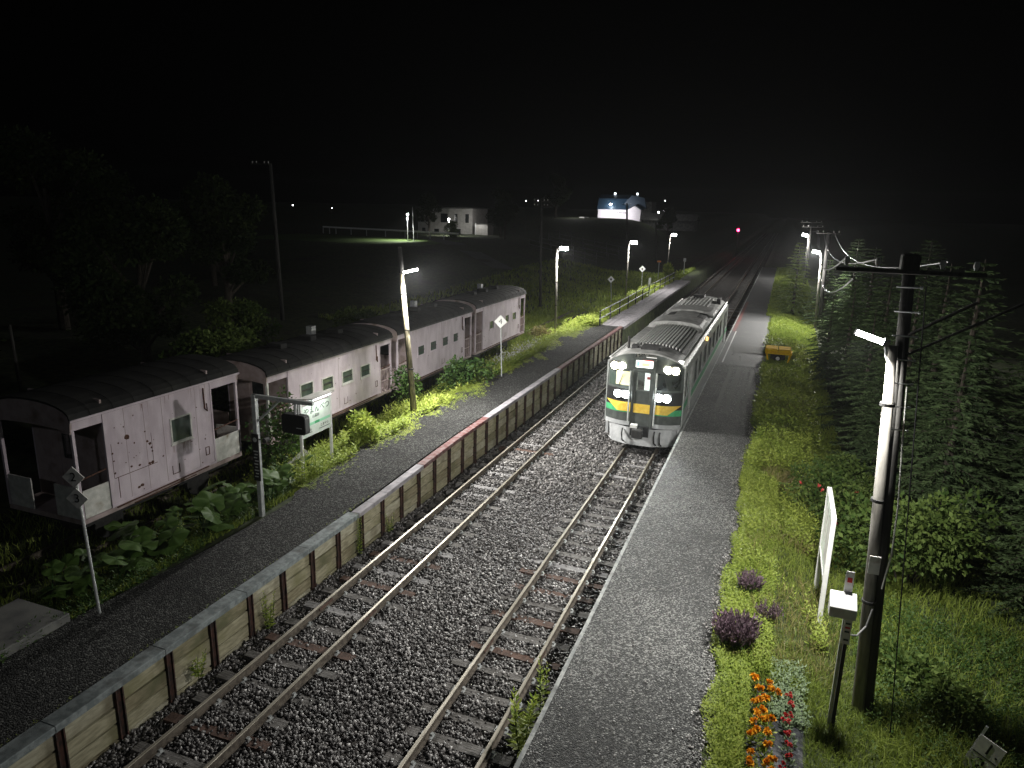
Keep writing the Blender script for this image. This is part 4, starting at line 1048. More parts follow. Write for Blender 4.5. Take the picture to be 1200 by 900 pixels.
# yellow trolley
t = thing("maintenance_trolley", (.27, 40.4, .90), "bright yellow trolley with boxes and a dark wheel, on the grass by the right platform", "trolley")
for x in (-.36, .3): MB().prism([(-.5, .5), (.5, .5), (.5, .66), (.42, .72), (-.42, .66), (-.5, .6)], x - .33, x + .3, 'x').build("yellow_box", M['yellow'], t, bevel=.03)
MB().box(-.68, .68, -.42, .42, .38, .5).build("frame", M['yellow'], t, bevel=.01)
for x in (-.6, .6):
    b = MB(); b.tube([(x, -.25, .34), (x * .82, -.3, -.05)], .05, 6); b.build("leg", M['yellow'], t)
    b = MB(); b.tube([(x, .25, .34), (x * .9, .3, -.05)], .05, 6); b.build("leg", M['yellow'], t)
b = MB(); b.box(-.4, .35, -.2, .2, .05, .335); b.build("engine", M['dark'], t, bevel=.03)
b = MB(); b.tube([(-.02, -.24, .15), (-.02, -.34, .15)], .19, 16); w = b.build("wheel", M['rubber'], t)
b = MB(); b.tube([(-.02, -.335, .15), (-.02, -.36, .15)], .1, 14); b.build("rim", M['white'], w)

# ------------------------------------------------------------------ vegetation generators
def unit(v): return v / (np.linalg.norm(v, axis=-1, keepdims=True) + 1e-9)
def leaf_quads(P, D, L, W, rg, tintv=None, flat=None):
    """leaf-shaped quads starting at P pointing along D"""
    n = len(P); D = unit(D)
    A = rg.normal(size=(n, 3)) if flat is None else np.cross(D, np.tile(flat, (n, 1))) + rg.normal(0, .35, (n, 3))
    Sd = unit(np.cross(D, A)) if flat is None else unit(A)
    Nn = np.cross(D, Sd)
    L = np.broadcast_to(L, n)[:, None]; W = np.broadcast_to(W, n)[:, None]
    V = np.stack([P, P + D * L * .5 + Sd * W * .5 + Nn * L * .04, P + D * L - Nn * L * .08, P + D * L * .5 - Sd * W * .5 + Nn * L * .04], 1)
    t = rg.random(n) if tintv is None else tintv
    return V.reshape(-1, 3), np.arange(4 * n).reshape(n, 4), np.repeat(t, 4)
def blades(x, y, z, Hh, W, rg, lean=.35, tintv=None):
    n = len(x); az = rg.uniform(0, 6.283, n); la = rg.uniform(.05, lean, n) ; P = np.stack([x, y, z], -1)
    d = np.stack([np.cos(az), np.sin(az), np.zeros(n)], -1); s = np.stack([-np.sin(az), np.cos(az), np.zeros(n)], -1)
    ta = rg.uniform(0, 6.283, n); s = np.stack([np.cos(ta), np.sin(ta), np.zeros(n)], -1)
    Hh = Hh[:, None]; W = W[:, None] if np.ndim(W) else W; up = np.array([0, 0, 1.0])
    m = P + up * Hh * .55 + d * Hh * (la * .35)[:, None]; tp = P + up * Hh * (1 - .3 * la)[:, None] + d * Hh * la[:, None] * 1.2
    V = np.stack([P - s * W / 2, P + s * W / 2, m - s * W * .4, m + s * W * .4, tp], 1).reshape(-1, 3)
    o = (np.arange(n) * 5)[:, None]
    Fa = np.concatenate([o + [0, 1, 3], o + [0, 3, 2], o + [2, 3, 4]], 1).reshape(-1, 3)
    t = rg.random(n) if tintv is None else tintv
    return V, Fa, np.repeat(t, 5)
def cat(parts):
    Vs, Fs, Ts, o = [], [], [], 0
    for V, Fa, t in parts: Vs.append(V); Fs.append(Fa + o); Ts.append(t); o += len(V)
    return np.concatenate(Vs), np.concatenate(Fs), np.concatenate(Ts)
def noise2(x, y, s, seed=0):
    return .5 + .5 * np.clip(fbm(x * s + seed * 3.1, y * s - seed * 1.7) * .8 + .4 * fbm(x * s * 2.7 + 5, y * s * 2.7 + seed), -1, 1)

# ------------------------------------------------------------------ ground cover
def grass_patch(name, n, x0, x1, y0, y1, h0, h1, w, mat, seed, dens=None, lean=.95):
    rg = np.random.default_rng(seed)
    x = rg.uniform(x0, x1, n); y = y0 + (y1 - y0) * rg.random(n) ** 1.25
    k = np.ones(n, bool) if dens is None else rg.random(n) < dens(x, y)
    x, y = x[k], y[k]; z = H(x, y) - .01
    nz = noise2(x, y, .9, seed)
    hh = (h0 + (h1 - h0) * nz) * rg.uniform(.6, 1.2, len(x))
    sc = np.clip(np.hypot(x, y) / 16, .8, 4)
    V, Fa, t = blades(x, y, z, hh, w * sc, rg, lean, np.clip(.25 + .5 * noise2(x, y, .5, seed + 3) + rg.normal(0, .18, len(x)), 0, 1))
    o = npmesh(name, V, Fa, mat, tint=t); tag(o, kind="stuff"); return o
bedmask = lambda x, y: ~((x > .24) & (x < 1.1) & (y < 11.5))
edge_r = lambda x, y: np.where(x > -.42 + .12 * np.sin(y * .8) + .1 * np.sin(y * 2.9), 1.0, .0) * bedmask(x, y)
grass_patch("grass", 60000, -.2, 3.4, 7.5, 24, .07, .3, .013, M['grass'], 1, edge_r)
grass_patch("grass", 34000, 2.2, 7.5, 7.5, 24, .1, .4, .016, M['grass'], 2)
grass_patch("grass", 42000, -.55, 2.6, 23, 60, .1, .3, .016, M['grass'], 3, edge_r)
grass_patch("dry_grass", 2600, -.2, 1.8, 12, 18, .2, .45, .012, M['grass_dry'], 14, lambda x, y: S((noise2(x, y, .9, 3) - .4) / .3) * edge_r(x, y))
grass_patch("dry_grass", 9000, .1, 1.5, 17, 33, .25, .55, .012, M['grass_dry'], 4, lambda x, y: S((noise2(x, y, .7, 9) - .35) / .3))
grass_patch("grass", 24000, -.8, 3, 58, 110, .12, .3, .02, M['grass'], 5)
grass_patch("field_grass", 60000, -32, -11.6, 44, 105, .25, .6, .02, M['grass'], 6, lambda x, y: np.where(x < -11.5, .35 + .65 * S((x + 18) / 5), 0))
grass_patch("grass", 30000, -15, -12.1, 7, 46, .12, .4, .014, M['grass'], 7)
grass_patch("siding_grass", 16000, -20, -14.6, 8, 60, .15, .5, .02, M['grass'], 8)
def verge_weeds(name, n, x0, x1, y0, y1, h0, h1, ll, mat, seed, dens=None, leaves=9, zf=None):
    """a thicket of upright weeds: short stems with whorled leaves"""
    rg = np.random.default_rng(seed)
    x = rg.uniform(x0, x1, n); y = y0 + (y1 - y0) * rg.random(n) ** 1.2
    k = np.ones(n, bool) if dens is None else rg.random(n) < dens(x, y)
    x, y = x[k], y[k]; n = len(x); z = (H(x, y) if zf is None else zf(x, y)) - .02
    hh = (h0 + (h1 - h0) * noise2(x, y, 1.3, seed)) * rg.uniform(.6, 1.15, n)
    tn = np.clip(.2 + .6 * noise2(x, y, .6, seed + 1) + rg.normal(0, .12, n), 0, 1)
    m = leaves; u = np.tile((np.arange(m) + 1) / m, (n, 1)); az = np.arange(m) * 2.4 + rg.uniform(0, 6.28, (n, 1))
    le = rg.normal(0, .09, (n, 1, 2)) * u[..., None]
    P = np.stack([x[:, None] + le[..., 0] * hh[:, None], y[:, None] + le[..., 1] * hh[:, None], z[:, None] + u * hh[:, None]], -1).reshape(-1, 3)
    el = .05 + .6 * u.ravel() ** 2
    D = np.stack([np.cos(az).ravel() * np.cos(el), np.sin(az).ravel() * np.cos(el), np.sin(el)], -1)
    Lf = (ll * (1.1 - .55 * u) * rg.uniform(.75, 1.2, (n, m)) * np.clip(np.hypot(x, y) / 18, .9, 2)[:, None]).ravel()
    A = leaf_quads(P, D, Lf, Lf * .38, rg, np.clip(np.repeat(tn, m) + .25 * (u.ravel() - .5) + rg.normal(0, .08, n * m), 0, 1), flat=np.array([0, 0, 1.0]))
    o = npmesh(name, *A[:2], mat, tint=A[2]); tag(o, kind="stuff"); return o
verge_weeds("verge_weeds", 6500, -.5, .55, 7.6, 22, .12, .34, .1, M['weed'], 21, lambda x, y: np.where((x > -.44 + .12 * np.sin(y * .8) + .12 * np.sin(y * 2.9)) & ((x < .22) | (y > 11.7)), .9, 0))
verge_weeds("verge_weeds", 4200, -.35, 1.5, 13, 26, .3, .75, .12, M['weed'], 22, lambda x, y: S((noise2(x, y, .8, 4) - .35) / .3))
verge_weeds("verge_weeds", 4200, -.45, 1.8, 22, 46, .3, .7, .14, M['weed'], 23, lambda x, y: np.where((x > -.4 + .12 * np.sin(y * .8)) & ~((np.abs(y - 39.2) < 1.9) & (x < 1.2)), .8, 0))
verge_weeds("dark_weeds", 2600, 2.0, 5.5, 8.5, 16, .15, .5, .11, M['weed_dark'], 24, lambda x, y: S((noise2(x, y, .8, 6) - .3) / .3))
edge_l = lambda x, y: np.where(x < -12.05 - .2 * np.sin(y * .5) - .1 * np.sin(y * 1.7), 1.0, 0)
verge_weeds("platform_weeds", 3400, -14.6, -11.9, 16, 46, .35, 1.0, .17, M['weed'], 25, edge_l, leaves=16)
verge_weeds("platform_weeds", 1500, -14.4, -11.9, 7.0, 16, .15, .5, .13, M['weed_dark'], 26, edge_l, leaves=10)
verge_weeds("railing_weeds", 2600, -13.6, -11.25, 46, 84, .4, 1.15, .2, M['weed'], 27, leaves=14)
verge_weeds("white_flower_weeds", 260, -13.4, -12.5, 33, 38, .7, 1.0, .14, M['whiteflower'], 28, leaves=5)
lz = lambda x, y: lplat_z(y) - .0
verge_weeds("moss_patches", 9000, -12.5, -10.9, 15.5, 46, .02, .06, .06, M['weed'], 29, lambda x, y: S((-11.05 - x + 1.0 * (noise2(x, y, .8, 2) - .5)) / .9) * S((noise2(x, y, 1.6, 5) - .25) / .4), leaves=4, zf=lz)
verge_weeds("platform_edge_weeds", 90, LE - .36, LE - .26, 5, 16, .03, .1, .05, M['weed'], 30, leaves=5, zf=lz)
# fallen leaves and small growth under the wall
def wall_plant(x, y, z, h, n, label, seed, mat='weed', name="wall_weed", ll=.16, spread=.12):
    rg = np.random.default_rng(seed); parts = []
    b = MB(); tips = []
    for k in range(n):
        a = rg.uniform(0, 6.28); dx, dy = spread * math.cos(a), spread * math.sin(a); hh = h * rg.uniform(.6, 1.05)
        b.tube([(dx * .3, dy * .3, 0), (dx * .7, dy * .7, hh * .5), (dx, dy, hh)], [.008, .006, .003], 4); tips.append((dx, dy, hh))
    t = thing(name, (x, y, z), label, "plant"); b.build("stem", M['weed_dark'], t)
    P, D, Lf = [], [], []
    for dx, dy, hh in tips:
        m = int(26 * hh / .8) + 8
        for i in range(m):
            u = (i + 1) / m; az = i * 2.4 + rg.uniform(-.3, .3)
            P.append((dx * u, dy * u, hh * u)); e = .1 + .8 * u * u; D.append((math.cos(az) * math.cos(e), math.sin(az) * math.cos(e), math.sin(e))); Lf.append(ll * (1.05 - .6 * u) * rg.uniform(.8, 1.2))
    A = leaf_quads(np.array(P), np.array(D), np.array(Lf), np.array(Lf) * .36, rg, None, flat=np.array([0, 0, 1.0]))
    npmesh("leaves", A[0], A[1], M[mat], t, A[2]); return t
wall_plant(-3.22, 9.5, -.2, 1.6, 5, "tall bright green weed between the right rail and the platform edge", 31, ll=.24, spread=.2)
wall_plant(-3.15, 10.35, -.2, 1.3, 3, "smaller bright weed just beyond the tall one at the platform edge", 32, ll=.16, spread=.1)
wall_plant(-9.5, 10.9, -.3, 1.0, 6, "green weed growing up the plank wall to the coping, right of two", 33, ll=.12, spread=.16)
wall_plant(-9.52, 8.9, -.1, .5, 5, "low green weed at the foot of the plank wall near the bottom left", 34, ll=.13, spread=.22)
wall_plant(-9.55, 14.5, -.25, 1.1, 6, "thin weed hanging on the plank wall where the coping narrows", 35, ll=.09, spread=.1)
wall_plant(-9.52, 16.0, -.3, .7, 4, "faint weed on the third plank panel beyond the narrowing coping", 36, ll=.1, spread=.15)
wall_plant(-12.35, 15.9, .5, 1.35, 3, "tall bright goldenrod stalk left of the station name board", 37, ll=.2, spread=.12, name="goldenrod")
wall_plant(-12.3, 16.7, .5, 1.25, 4, "tall bright goldenrod stalks right under the station name board", 38, ll=.2, spread=.2, name="goldenrod")
wall_plant(-12.4, 11.5, .5, 1.35, 2, "single upright weed spike among the dark butterbur leaves", 39, ll=.1, spread=.05, name="goldenrod")
wall_plant(-11.9, 83.5, .3, 2.3, 5, "large leaved hogweed standing out bright at the far end of the railing", 40, ll=1.0, spread=.9, name="hogweed")

def blob_leaves(rg, n, blobs, leaf, drop=.0):
    """leaves on and inside several ellipsoid clumps"""
    w = np.array([b_[3] * b_[4] for b_ in blobs]); idx = rg.choice(len(blobs), n, p=w / w.sum()); B = np.array(blobs)[idx]
    u = unit(rg.normal(size=(n, 3))); r = rg.beta(4, 1.3, n) * (1 + .22 * np.sin(u[:, 0] * 7 + idx) * np.sin(u[:, 2] * 6 + idx * 2))
    P = B[:, :3] + u * r[:, None] * B[:, 3:6]
    D = unit(u * .7 + rg.normal(0, .6, (n, 3)) + np.array([0, 0, -.15])); Lf = leaf * rg.uniform(.6, 1.3, n)
    tn = np.clip(.45 + .25 * np.sin(idx * 2.3) + rg.normal(0, .2, n), 0, 1)
    return leaf_quads(P, D, Lf, Lf * .55, rg, tn)
def bush(name, loc, rx, h, n, leaf, mat, label, seed, nb=7, cat_="bush", group=None, flowers=None):
    rg = np.random.default_rng(seed); bl = []
    for k in range(nb):
        a = rg.uniform(0, 6.28); q = rg.uniform(.2, .75) * rx; s = rg.uniform(.35, .6)
        bl.append((q * math.cos(a), q * math.sin(a), h * rg.uniform(.3, .72), rx * s, rx * s, h * s * .62))
    t = thing(name, loc, label, cat_, group)
    A = blob_leaves(rg, n, bl, leaf); npmesh("foliage", A[0], A[1], M[mat], t, A[2])
    b = MB()
    for k in range(nb): b.tube([(0, 0, -.2), (bl[k][0] * .6, bl[k][1] * .6, bl[k][2] * .5), bl[k][:3]], [.03, .02, .008], 5)
    b.build("stems", M['bark'], t)
    if flowers:
        P = np.array([[q_[0] + rg.uniform(-.6, .6) * q_[3], q_[1] - q_[4] * rg.uniform(.5, 1), q_[2] + rg.uniform(0, .9) * q_[5]] for q_ in bl for _ in range(flowers[1])])
        P = np.repeat(P, 6, 0); A = leaf_quads(P, rg.normal(size=P.shape), .07, .06, rg); npmesh("blossom", A[0], A[1], M[flowers[0]], t, A[2])
    return t
bush("leafy_bush", (-12.75, 19.6, .5), .75, 1.25, 1500, .17, 'weed', "round bright leafy bush just right of the station name board", 41, group=None)
bush("leafy_bush", (-12.9, 28.3, .35), 1.1, 1.7, 2200, .17, 'weed_dark', "dark rounded bush left of the diamond 4 sign below the pink vans", 42)
bush("leafy_bush", (-13.9, 25.2, .2), .7, 1.9, 1100, .15, 'weed_dark', "bush growing up between the second and third pink van", 43)
bush("leafy_bush", (-14.3, 17.3, .2), .8, 2.9, 1300, .14, 'weed_dark', "tall dark shrub in the gap between the first and second pink van", 44)
bush("reddish_bush", (-13.9, 43.2, .2), .9, 1.0, 1200, .15, 'grass_dry', "reddish brown bush at the foot of the nearest far lamp post", 45)
bush("verge_bush", (3.4, 17.2, .1), 1.7, 2.7, 5200, .14, 'broad', "broad dark bush behind the notice board, nearest the pole", 46, nb=10)
bush("verge_bush", (2.2, 19.8, .2), 1.2, 1.9, 3800, .13, 'broad', "lower bush with a few red blossoms behind the notice board", 47, nb=9, flowers=('redflower', 1))
bush("verge_bush", (2.5, 22.6, .2), 1.1, 1.5, 3200, .12, 'broad', "bush at the grass edge beyond the red blossoms", 50, nb=9)
bush("verge_bush", (3.2, 13.0, .0), 1.0, 1.1, 2200, .12, 'broad', "low bush right beside the foot of the utility pole", 49, nb=8)
def spike_bush(loc, rx, h, n, label, seed):
    rg = np.random.default_rng(seed); t = thing("purple_sage", loc, label, "flowering plant")
    a = rg.uniform(0, 6.28, n); q = np.sqrt(rg.random(n)) * rx * .45; le = rg.uniform(0, .65, n)
    P0 = np.stack([q * np.cos(a), q * np.sin(a), np.zeros(n)], -1); D = unit(np.stack([np.cos(a) * le * rx * 2, np.sin(a) * le * rx * 2, np.ones(n)], -1))
    Lh = h * rg.uniform(.75, 1.05, n); parts = []
    for k in range(8):
        u = .5 + .5 * k / 8; parts.append(leaf_quads(P0 + D * (Lh * u)[:, None], D + rg.normal(0, .35, (n, 3)), h * .11, h * .05, rg))
    A = cat(parts); npmesh("flower_spikes", A[0], A[1], M['purple'], t, A[2])
    P = np.repeat(P0, 6, 0) + np.repeat(D, 6, 0) * (np.repeat(Lh, 6) * rg.uniform(.05, .55, n * 6))[:, None]
    A = leaf_quads(P, np.repeat(D, 6, 0) + rg.normal(0, .7, P.shape), .09, .035, rg); npmesh("leaves", A[0], A[1], M['weed_dark'], t, A[2])
spike_bush((-.08, 12.3, .82), .42, .68, 420, "large round clump of purple flower spikes at the edge of the right platform", 51)
spike_bush((.05, 14.4, .8), .3, .55, 150, "smaller faded purple clump farther along the platform edge, upper of two", 52)
spike_bush((.45, 13.5, .72), .3, .5, 130, "smaller faded purple clump set back in the grass, lower of two", 53)

# butterbur: big round leaves on stalks
def butterbur_mesh(seed):
    rg = np.random.default_rng(seed); b = MB(); st = MB()
    for k in range(rg.integers(3, 6)):
        a = rg.uniform(0, 6.28); q = rg.uniform(.1, .45); hh = rg.uniform(.45, 1.0); c = Vector((q * math.cos(a), q * math.sin(a), hh)); r = rg.uniform(.2, .38)
        st.tube([(0, 0, -.1), (c.x * .4, c.y * .4, hh * .6), c], [.018, .014, .01], 5)
        tl = Matrix.Rotation(rg.uniform(-.5, .5), 3, 'X') @ Matrix.Rotation(rg.uniform(-.5, .5), 3, 'Y'); ph = rg.uniform(0, 6.28); n = 24
        vs = [c]
        for ring, rr in ((0, .5), (1, 1.0)):
            for i in range(n):
                t_ = ph + (i / (n - 1)) * 5.7; w = rr * r * (1 + .07 * math.sin(t_ * 5)); vs.append(c + tl @ Vector((w * math.cos(t_), w * math.sin(t_), .05 * rr - .3 * r * rr * rr + .02 * math.sin(t_ * 5 + k) * rr)))
        fs = [(0, 1 + i, 2 + i) for i in range(n - 1)] + [(1 + i, 1 + n + i, 2 + n + i, 2 + i) for i in range(n - 1)]
        b.add(vs, fs)
    return b, st
protos = []
bspots = [(-12.9, 15.0), (-13.3, 14.2), (-12.7, 13.9), (-13.6, 13.3), (-13.0, 12.9), (-12.6, 12.4), (-13.4, 12.2), (-12.8, 11.6), (-13.7, 11.2), (-13.0, 10.8), (-13.9, 12.6), (-13.5, 15.3), (-14.1, 14.4), (-14.0, 10.2), (-13.2, 9.8),
          (-12.5, 14.7), (-12.9, 15.8), (-14.3, 11.6), (-13.7, 9.2), (-12.75, 10.1), (-12.9, 17.0), (-13.5, 16.4)]
for k, (x, y) in enumerate(bspots):
    lb = "butterbur plant with big round leaves between the nearest pink van and the left platform"
    if k < 4:
        t = thing("butterbur_plant", (x, y, float(H(x, y))), lb, "plant", "butterbur plants by the left platform")
        lf, st = butterbur_mesh(60 + k); o = lf.build("leaves", M['butterbur'], t, smooth=True)
        a_ = o.data.attributes.new("tint", 'FLOAT', 'POINT'); a_.data.foreach_set("value", np.random.default_rng(k).random(len(o.data.vertices)).astype(np.float32) * .6 + .2)
        st.build("stalks", M['weed_dark'], t); protos.append(t)
    else:
        dup(protos[k % 4], (x, y, float(H(x, y))), rng.uniform(0, 6.28), rng.uniform(.85, 1.2))

# flower bed
def bed_z(x, y): return float(H(x, y)) + .035
b = MB(); gx = np.linspace(.26, 1.08, 9); gy = np.linspace(7.6, 11.5, 26); base = 0
for x in gx:
    for y in gy: b.v.append((x + .02 * math.sin(y * 3), y + .05 * math.sin(x * 9), bed_z(x, y) + .015 * math.sin(x * 13 + y * 5)))
for i in range(len(gx) - 1):
    for j in range(len(gy) - 1): k = i * len(gy) + j; b.f.append((k, k + len(gy), k + len(gy) + 1, k + 1)); b.mi.append(0)
o = b.build("weed_sheet", M['sheet'], smooth=True); tag(o, "wrinkled black weed sheet laid under the flower bed on the right verge", "weed sheet")
def flower_plant(name, label, group, petal, seed, nf, fr, h, leafmat_='weed'):
    rg = np.random.default_rng(seed); t = thing(name, (0, 0, 0), label, "flower", group)
    n = 60; u = unit(rg.normal(size=(n, 3))); u[:, 2] = np.abs(u[:, 2]); P = u * np.array([.09, .09, h * .7]) * rg.uniform(.4, 1, (n, 1))
    A = leaf_quads(P, u + rg.normal(0, .3, (n, 3)), .07, .025, rg); npmesh("foliage", A[0], A[1], M[leafmat_], t, A[2])
    for k in range(nf):
        c = np.array([rg.uniform(-.08, .08), rg.uniform(-.08, .08), h * rg.uniform(.85, 1.1)]); m = 26
        d = unit(rg.normal(size=(m, 3)) + np.array([0, 0, .6])); A = leaf_quads(np.tile(c, (m, 1)), d, fr, fr * .8, rg); npmesh("flower_head", A[0], A[1], M[petal], t, A[2])
    return t
def bed_row(protos, spots, lb_):
    for k, (x, y) in enumerate(spots):
        if k < len(protos): protos[k].location = (x, y, bed_z(x, y))
        else: dup(protos[k % len(protos)], (x, y, bed_z(x, y)), rng.uniform(0, 6.28), rng.uniform(.85, 1.15))
mp = [flower_plant("marigold", "orange marigold in the double row at the left of the flower bed", "marigolds in the flower bed", 'marigold', 80 + k, 3 + k % 2, .055, .2) for k in range(3)]
bed_row(mp, [(.36 + .2 * (k % 2) + rng.uniform(-.04, .04), 8.3 + k * .145 + rng.uniform(-.04, .04)) for k in range(22)], '')
rp = [flower_plant("red_flower", "small red flower in the loose row right of the marigolds", "red flowers in the flower bed", 'redflower', 90 + k, 3, .042, .22, 'silver') for k in range(2)]
bed_row(rp, [(.82 + rng.uniform(-.08, .08), 9.0 + k * .27) for k in range(9)], '')
verge_weeds("silvery_plants", 190, .55, 1.15, 10.6, 12.2, .1, .25, .13, M['silver'], 95, leaves=8)

# ------------------------------------------------------------------ conifers and trees
def conifer_meshes(seed, Ht, Rr, mat, dens=1.0):
    rg = np.random.default_rng(seed); b = MB()
    b.tube([(0, 0, -.3), (.03, .02, Ht * .5), (0, 0, Ht * .98)], [.035 * Ht ** .8, .02 * Ht ** .8, .01], 8)
    P, D, Lf, T = [], [], [], []
    z = Ht * .06
    while z < Ht * .985:
        f = z / Ht; r = Rr * (1 - f) ** .85 + .06; nb = int(9 - 4 * f)
        a0 = rg.uniform(0, 6.28)
        for k in range(nb):
            a = a0 + 6.28 * k / nb + rg.normal(0, .2); rl = r * rg.uniform(.7, 1.15); rise = .18 + .5 * f; tb = rg.normal(.45, .18)
            m = max(3, int(rl / .085 * dens)); pp = []
            for i in range(1, m + 1):
                u = i / m; q = rl * u; zz = z + rise * q * .6 - .22 * q * u - .1 * u * u * rl
                pp.append((q * math.cos(a), q * math.sin(a), zz))
            if rl > .5: b.tube([(0, 0, z), pp[len(pp) // 2], pp[-1]], [.018, .012, .004], 4)
            for i, p_ in enumerate(pp):
                u = (i + 1) / m
                for s in (-1, 1):
                    for q in range(2):
                        aa = a + s * rg.uniform(.5, 1.15); e = rg.uniform(-.55, .15)
                        P.append(p_); D.append((math.cos(aa) * math.cos(e), math.sin(aa) * math.cos(e), math.sin(e)))
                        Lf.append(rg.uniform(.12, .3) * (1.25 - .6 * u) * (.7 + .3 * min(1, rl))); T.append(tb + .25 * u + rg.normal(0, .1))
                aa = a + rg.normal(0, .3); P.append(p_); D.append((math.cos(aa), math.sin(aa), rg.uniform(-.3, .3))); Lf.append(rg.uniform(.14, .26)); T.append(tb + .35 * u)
        z += .21 + .1 * (1 - f) + rg.uniform(-.03, .03)
    Lf = np.array(Lf); A = leaf_quads(np.array(P), np.array(D), Lf, Lf * .24, rg, np.clip(np.array(T), 0, 1))
    return b, A
cgrp = "conifers along the right verge"
cps = []
for k, (Ht, Rr, mt_) in enumerate(((7.6, 2.3, 'conifer'), (6.2, 2.1, 'conifer'), (5.6, 2.0, 'conifer_light'))):
    t = thing("spruce_tree" if k < 2 else "fir_tree", (0, 0, 0), "x", "tree", cgrp)
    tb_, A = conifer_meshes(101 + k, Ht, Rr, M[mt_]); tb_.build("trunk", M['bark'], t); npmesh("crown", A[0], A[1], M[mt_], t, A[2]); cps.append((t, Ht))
ctrees = [(2, 1.05, 61, 5.8, "light green fir standing in the lamp's glow where the right verge narrows"), (0, 4.5, 53, 7.2, "dark spruce directly behind the light green fir and its lamp post"), (0, 4.6, 43.5, 7.0, "dark spruce right of the far lamp post, between it and the overhead wires"),
          (1, 3.3, 37.2, 5.4, "spruce at the grass edge just behind the yellow trolley"), (0, 5.6, 37, 7.4, "tall dark spruce behind the left end of the near cross arm"), (1, 3.5, 30.2, 5.0, "spruce leaning over the grass strip right of the yellow trolley"),
          (0, 5.6, 29.5, 7.3, "spruce behind the near lamp's glowing bar"), (1, 3.5, 24.8, 4.6, "low wide spruce below and left of the near lamp's bar"), (0, 5.2, 23.2, 7.7, "tall spruce with its tip just right of the near pole top"),
          (1, 7.0, 20.4, 7.2, "tall spruce at the right edge of the view, topmost there"), (0, 8.4, 26.5, 8.0, "dim spruce between the two tallest tips at the right"), (1, 6.2, 17.6, 5.0, "nearest spruce low at the right edge in the dark"), (1, 4.3, 33.5, 6.2, "mid height spruce filling the gap above the yellow trolley's right end"), (1, 4.4, 27.4, 6.4, "mid height spruce directly under the near cross arm's left half"), (1, 4.6, 20.6, 5.6, "bushy spruce just right of the glowing near lamp pole"), (1, 2.7, 41.5, 4.2, "small spruce at the grass edge behind the trolley, lowest of its row"),
          (0, 7.6, 46, 8.0, "dim spruce farthest back in the right hand row"), (1, 3.2, 58, 5.2, "small spruce right behind the far lamp post beyond the fir")]
first = set()
for k, x, y, hh, lb in ctrees:
    t, Ht = cps[k]; z = float(H(x, y)) - .1
    if k not in first:
        first.add(k); t.location = (x, y, z); s = hh / Ht; t.scale = (s, s, s); t["label"] = lb
    else: dup(t, (x, y, z), rng.uniform(0, 6.28), hh / Ht * 1.08, lb, hh / Ht)
def broad_tree(seed, Ht, Rr, n, leaf, mat='broad'):
    rg = np.random.default_rng(seed); bl = []; b = MB()
    b.tube([(0, 0, -.4), (.1, 0, Ht * .3), (0, .1, Ht * .75)], [.03 * Ht, .024 * Ht, .008 * Ht], 9)
    for k in range(16):
        a = rg.uniform(0, 6.28); f = rg.uniform(.3, .95); q = Rr * rg.uniform(.2, .8) * (1.15 - .6 * abs(f - .5)); s = rg.uniform(.26, .44) * Rr
        c = (q * math.cos(a), q * math.sin(a), Ht * f); bl.append((*c, s, s, s * .75)); b.tube([(0, 0, Ht * f * .6), (c[0] * .5, c[1] * .5, Ht * f * .8), c], [.012 * Ht, .008 * Ht, .003 * Ht], 5)
    return b, blob_leaves(rg, n, bl, leaf)
bts = []
for k, (Ht, Rr, n, lf) in enumerate(((9, 3.4, 12000, .26), (9, 3.0, 10000, .28), (4, 1.9, 6500, .17))):
    t = thing("broadleaf_tree", (0, 0, 0), "x", "tree", "dark trees on the left"); tb_, A = broad_tree(140 + k, Ht, Rr, n, lf)
    tb_.build("trunk", M['bark'], t); npmesh("crown", A[0], A[1], M['broad' if k == 2 else 'broad_shaded'], t, A[2]); bts.append((t, Ht))
btrees = [(2, -19.8, 20.4, 4.3, "small faintly lit tree behind the gap between the first two pink vans"), (2, -19.6, 30.5, 3.7, "small faintly lit tree behind the roof of the second pink van"), (0, -27, 24, 8.5, "big dark tree left of the tall dim utility pole, behind the first van"),
          (1, -33, 36, 9.5, "big dark tree right behind the tall dim utility pole"), (0, -24, 12, 8, "dark tree behind the nearest pink van at the left edge"), (1, -30, 15, 9, "dark tree farther back at the left edge"),
          (0, -40, 30, 11, "tall dark tree rising highest at the far left"), (1, -38, 22, 10, "tall dark tree at the far left, second behind the edge"), (0, -49, 52, 9, "dark tree just left of the lit lawn"), (1, -58, 62, 9, "dark tree at the left end of the white guard rail"),
          (0, -52, 42, 10, "dark tree behind the tall dim utility pole, farther back"), (2, -24, 27, 4.2, "small dark tree behind the van roofs, left of the lit small ones"),
          (1, -62.5, 121, 7.5, "dark tree hiding the left half of the pale house front"), (2, -57.0, 119, 2.8, "small round dark tree before the pale house door"), (0, -49.3, 124, 8.5, "big dark tree at the right end of the pale house"), (1, -46, 118, 7, "dark tree right of the pale house, behind the field"),
          (0, -58, 185, 11, "bushy tree with a bluish glow at the left end of the white barn"), (1, -29, 190, 8, "dark tree right of the white barn")]
first = set()
for k, x, y, hh, lb in btrees:
    t, Ht = bts[k]; z = float(H(x, y)) - .05; s = hh / Ht
    if k not in first: first.add(k); t.location = (x, y, z); t.scale = (s, s, s); t["label"] = lb
    else: dup(t, (x, y, z), rng.uniform(0, 6.28), s, lb)

